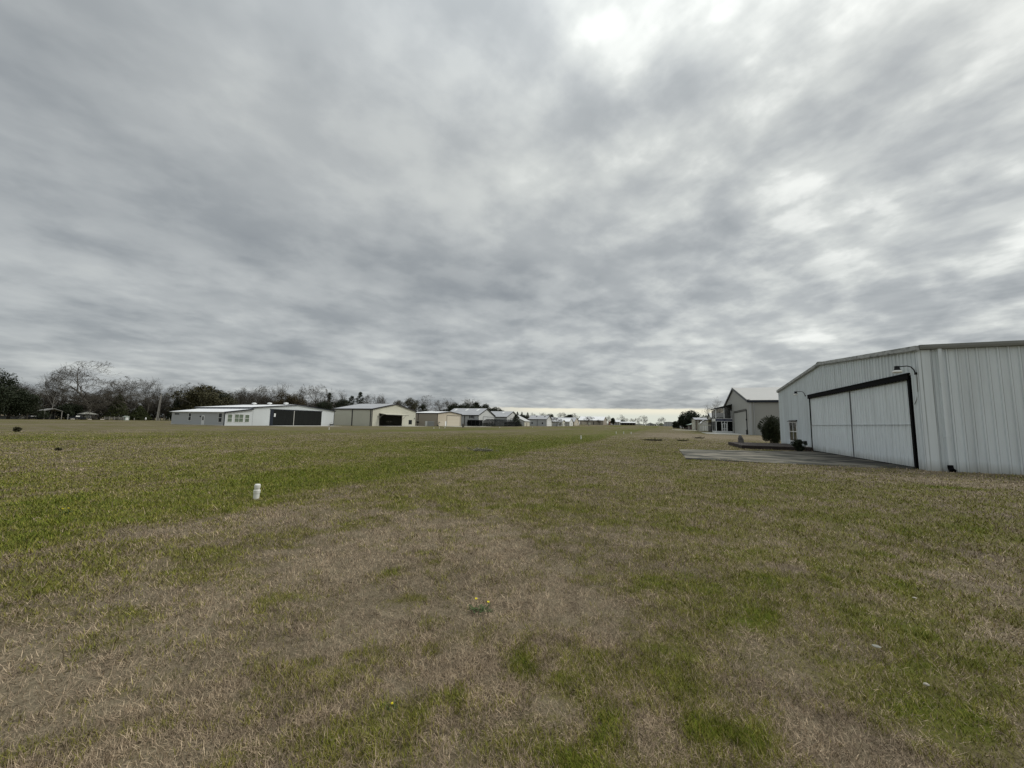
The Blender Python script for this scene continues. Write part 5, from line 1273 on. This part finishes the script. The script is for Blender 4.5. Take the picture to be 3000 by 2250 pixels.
pebble(1.43,3.88,.020,'grey_stone','flat grey stone lying in the foreground grass at the right',2,.35)
pebble(2.19,5.07,.013,'pale_stone','tiny pale chip lying in the lawn farther right',3,.5)

# ------------------------------------------------------------------ sky, sun, camera
SUN_AZ, SUN_EL = R(58), R(48)       # azimuth from +Y towards +X
w=bpy.data.worlds.new('World'); scn.world=w; w.use_nodes=True; nt=w.node_tree; L=nt.links.new
for n in list(nt.nodes): nt.nodes.remove(n)
def N(t,**k):
    n=nt.nodes.new(t)
    for a,b in k.items(): setattr(n,a,b)
    return n
def mth(op,a,b=0.0,clamp=False):
    n=N('ShaderNodeMath',operation=op); n.use_clamp=clamp
    for i,q in enumerate((a,b)):
        if isinstance(q,(int,float)): n.inputs[i].default_value=q
        else: L(q,n.inputs[i])
    return n.outputs[0]
def mrange(v,a,b,c=0.,d=1.,mode='SMOOTHSTEP'):
    n=N('ShaderNodeMapRange'); n.interpolation_type=mode; L(v,n.inputs['Value'])
    for k,q in zip(('From Min','From Max','To Min','To Max'),(a,b,c,d)): n.inputs[k].default_value=q
    return n.outputs['Result']
def mixc(f,a,b):
    n=N('ShaderNodeMix',data_type='RGBA')
    for k,q in zip(('Factor','A','B'),(f,a,b)):
        if isinstance(q,(int,float)): n.inputs[k].default_value=q
        elif isinstance(q,tuple): n.inputs[k].default_value=(*q,1)
        else: L(q,n.inputs[k])
    return n.outputs['Result']
out=N('ShaderNodeOutputWorld'); bg=N('ShaderNodeBackground')
tc=N('ShaderNodeTexCoord'); sep=N('ShaderNodeSeparateXYZ'); L(tc.outputs['Generated'],sep.inputs[0])
zc=mth('MAXIMUM',sep.outputs[2],0.0); den=mth('ADD',zc,.17)
# cloud-deck coordinates, u along the streaks (they run towards azimuth -55 degrees), v across them
az=R(-57); ux,uy=math.sin(az),math.cos(az)
al=mth('ADD',mth('MULTIPLY',sep.outputs[0],ux),mth('MULTIPLY',sep.outputs[1],uy))
ac=mth('ADD',mth('MULTIPLY',sep.outputs[0],uy),mth('MULTIPLY',sep.outputs[1],-ux))
al=mth('DIVIDE',al,den); ac=mth('DIVIDE',ac,den)
def cloud(sa,sc,seed,det=7,rough=.55,dist=.4):
    c=N('ShaderNodeCombineXYZ'); L(mth('MULTIPLY',al,sa),c.inputs[0]); L(mth('MULTIPLY',ac,sc),c.inputs[1]); c.inputs[2].default_value=seed
    n=N('ShaderNodeTexNoise'); n.inputs['Scale'].default_value=1; n.inputs['Detail'].default_value=det; n.inputs['Roughness'].default_value=rough; n.inputs['Distortion'].default_value=dist
    L(c.outputs[0],n.inputs['Vector']); return n.outputs['Fac']
n_big=cloud(1.0,.9,3.1,2,.45,.1); n_lump=cloud(2.3,2.0,8.7,4,.5,.1); n_l2=cloud(4.6,4.0,4.4,5,.52,.1); n_str=cloud(3.0,4.9,5.2,5,.5,.1); n_fin=cloud(10,9,1.3,3,.5,.1)
# towards the sun the deck is thinner, brighter and more streaked
sd=(math.sin(SUN_AZ)*math.cos(SUN_EL),math.cos(SUN_AZ)*math.cos(SUN_EL),math.sin(SUN_EL))
dot=mth('ADD',mth('ADD',mth('MULTIPLY',sep.outputs[0],sd[0]),mth('MULTIPLY',sep.outputs[1],sd[1])),mth('MULTIPLY',sep.outputs[2],sd[2]))
sun_side=mrange(dot,.05,1.0); stk=mrange(dot,.45,.92)
cen=lambda q: mth('SUBTRACT',q,.5)
puff=mth('SUBTRACT',mrange(n_l2,.34,.66),.5); roll_=mth('SUBTRACT',mrange(n_lump,.28,.72),.5); band=mth('SUBTRACT',mrange(n_str,.28,.72),.5)
v=mth('ADD',mth('MULTIPLY',cen(n_big),.60),mth('MULTIPLY',roll_,.22))
v=mth('ADD',v,mth('MULTIPLY',band,mth('MULTIPLY',stk,.34)))
v=mth('ADD',v,mth('MULTIPLY',puff,mth('MULTIPLY',mrange(sep.outputs[2],.05,.6,.30,.21),mth('ADD',.6,mth('MULTIPLY',sun_side,.7)))))
low=mrange(sep.outputs[2],.05,.5,1.0,.35)
v=mth('ADD',v,mth('MULTIPLY',cen(n_fin),mth('MULTIPLY',low,.17)))
v=mth('ADD',v,mth('MULTIPLY',mrange(n_l2,.54,.70),mth('MULTIPLY',mrange(dot,.3,.9),.14))); v=mth('ADD',v,mth('MULTIPLY',sun_side,.25)); v=mth('ADD',v,mrange(sep.outputs[2],.04,.22,.405,.39),clamp=True)
ramp=N('ShaderNodeValToRGB'); e=ramp.color_ramp.elements
e[0].position=0; e[0].color=(.235,.258,.28,1); e[1].position=1; e[1].color=(.93,.95,.91,1)
for p,c in ((.25,(.33,.355,.370)),(.5,(.475,.50,.505)),(.75,(.66,.685,.665))):
    q=e.new(p); q.color=(*c,1)
L(v,ramp.inputs[0])
# overcast vault is brighter overhead
zen=mrange(sep.outputs[2],.55,1.0,1.0,1.9)
vm=N('ShaderNodeVectorMath',operation='SCALE'); L(ramp.outputs[0],vm.inputs[0]); L(zen,vm.inputs['Scale'])
# clear cream strip under the far edge of the deck
edge=mth('ADD',sep.outputs[2],mth('MULTIPLY',mth('SUBTRACT',n_fin,.5),.006))
strip=mth('SUBTRACT',1.0,mrange(edge,.0385,.0435))
azr=mth('DIVIDE',sep.outputs[0],mth('ADD',mth('ABSOLUTE',sep.outputs[1]),.001))
strip=mth('MULTIPLY',strip,mrange(azr,-.56,-.30)); strip=mth('MULTIPLY',strip,mrange(sep.outputs[1],0.0,.3))
stc=mixc(mrange(sep.outputs[2],.022,.036),(.74,.77,.68),(.90,.86,.70))
deck_c=mixc(strip,vm.outputs[0],stc)
sky=N('ShaderNodeTexSky',sky_type='NISHITA'); sky.sun_disc=False; sky.sun_elevation=SUN_EL; sky.sun_rotation=SUN_AZ; sky.air_density=1.0; sky.dust_density=2.0
SK=.10
k=N('ShaderNodeVectorMath',operation='SCALE'); L(deck_c,k.inputs[0]); k.inputs['Scale'].default_value=1/SK
fin=mixc(.06,k.outputs[0],sky.outputs[0])
L(fin,bg.inputs['Color']); bg.inputs['Strength'].default_value=SK; L(bg.outputs[0],out.inputs['Surface'])

sl=bpy.data.lights.new('sun','SUN'); sl.energy=1.5; sl.angle=R(14); sl.color=(1.0,.965,.90)
so=bpy.data.objects.new('sun',sl); COL.objects.link(so); so.location=(30,20,60)
so.rotation_euler=Vector(sd).to_track_quat('Z','Y').to_euler()

cam=bpy.data.cameras.new('camera'); co=bpy.data.objects.new('camera',cam); COL.objects.link(co); scn.camera=co
cam.sensor_width=36; cam.lens=13.5; cam.clip_start=.05; cam.clip_end=12000
pitch=math.atan(115.1/1125); roll=R(1.0); yaw=R(21.877)
Rz=Matrix.Rotation(yaw,3,'Z')
fw=Vector((0,math.cos(pitch),math.sin(pitch))); rt=Vector((1,0,0)); up=Vector((0,-math.sin(pitch),math.cos(pitch)))
r2=rt*math.cos(roll)+up*math.sin(roll); u2=-rt*math.sin(roll)+up*math.cos(roll)
r2,u2,f2=Rz@r2,Rz@u2,Rz@fw
co.matrix_world=Matrix(((r2.x,u2.x,-f2.x,0),(r2.y,u2.y,-f2.y,0),(r2.z,u2.z,-f2.z,1.65),(0,0,0,1)))

scn.view_settings.view_transform='Standard'; scn.view_settings.look='None'; scn.view_settings.exposure=0; scn.view_settings.gamma=1
scn.render.engine='CYCLES'; scn.cycles.max_bounces=6; scn.cycles.transparent_max_bounces=12
scn.cycles.use_denoising=True; scn.cycles.denoising_prefilter='NONE'
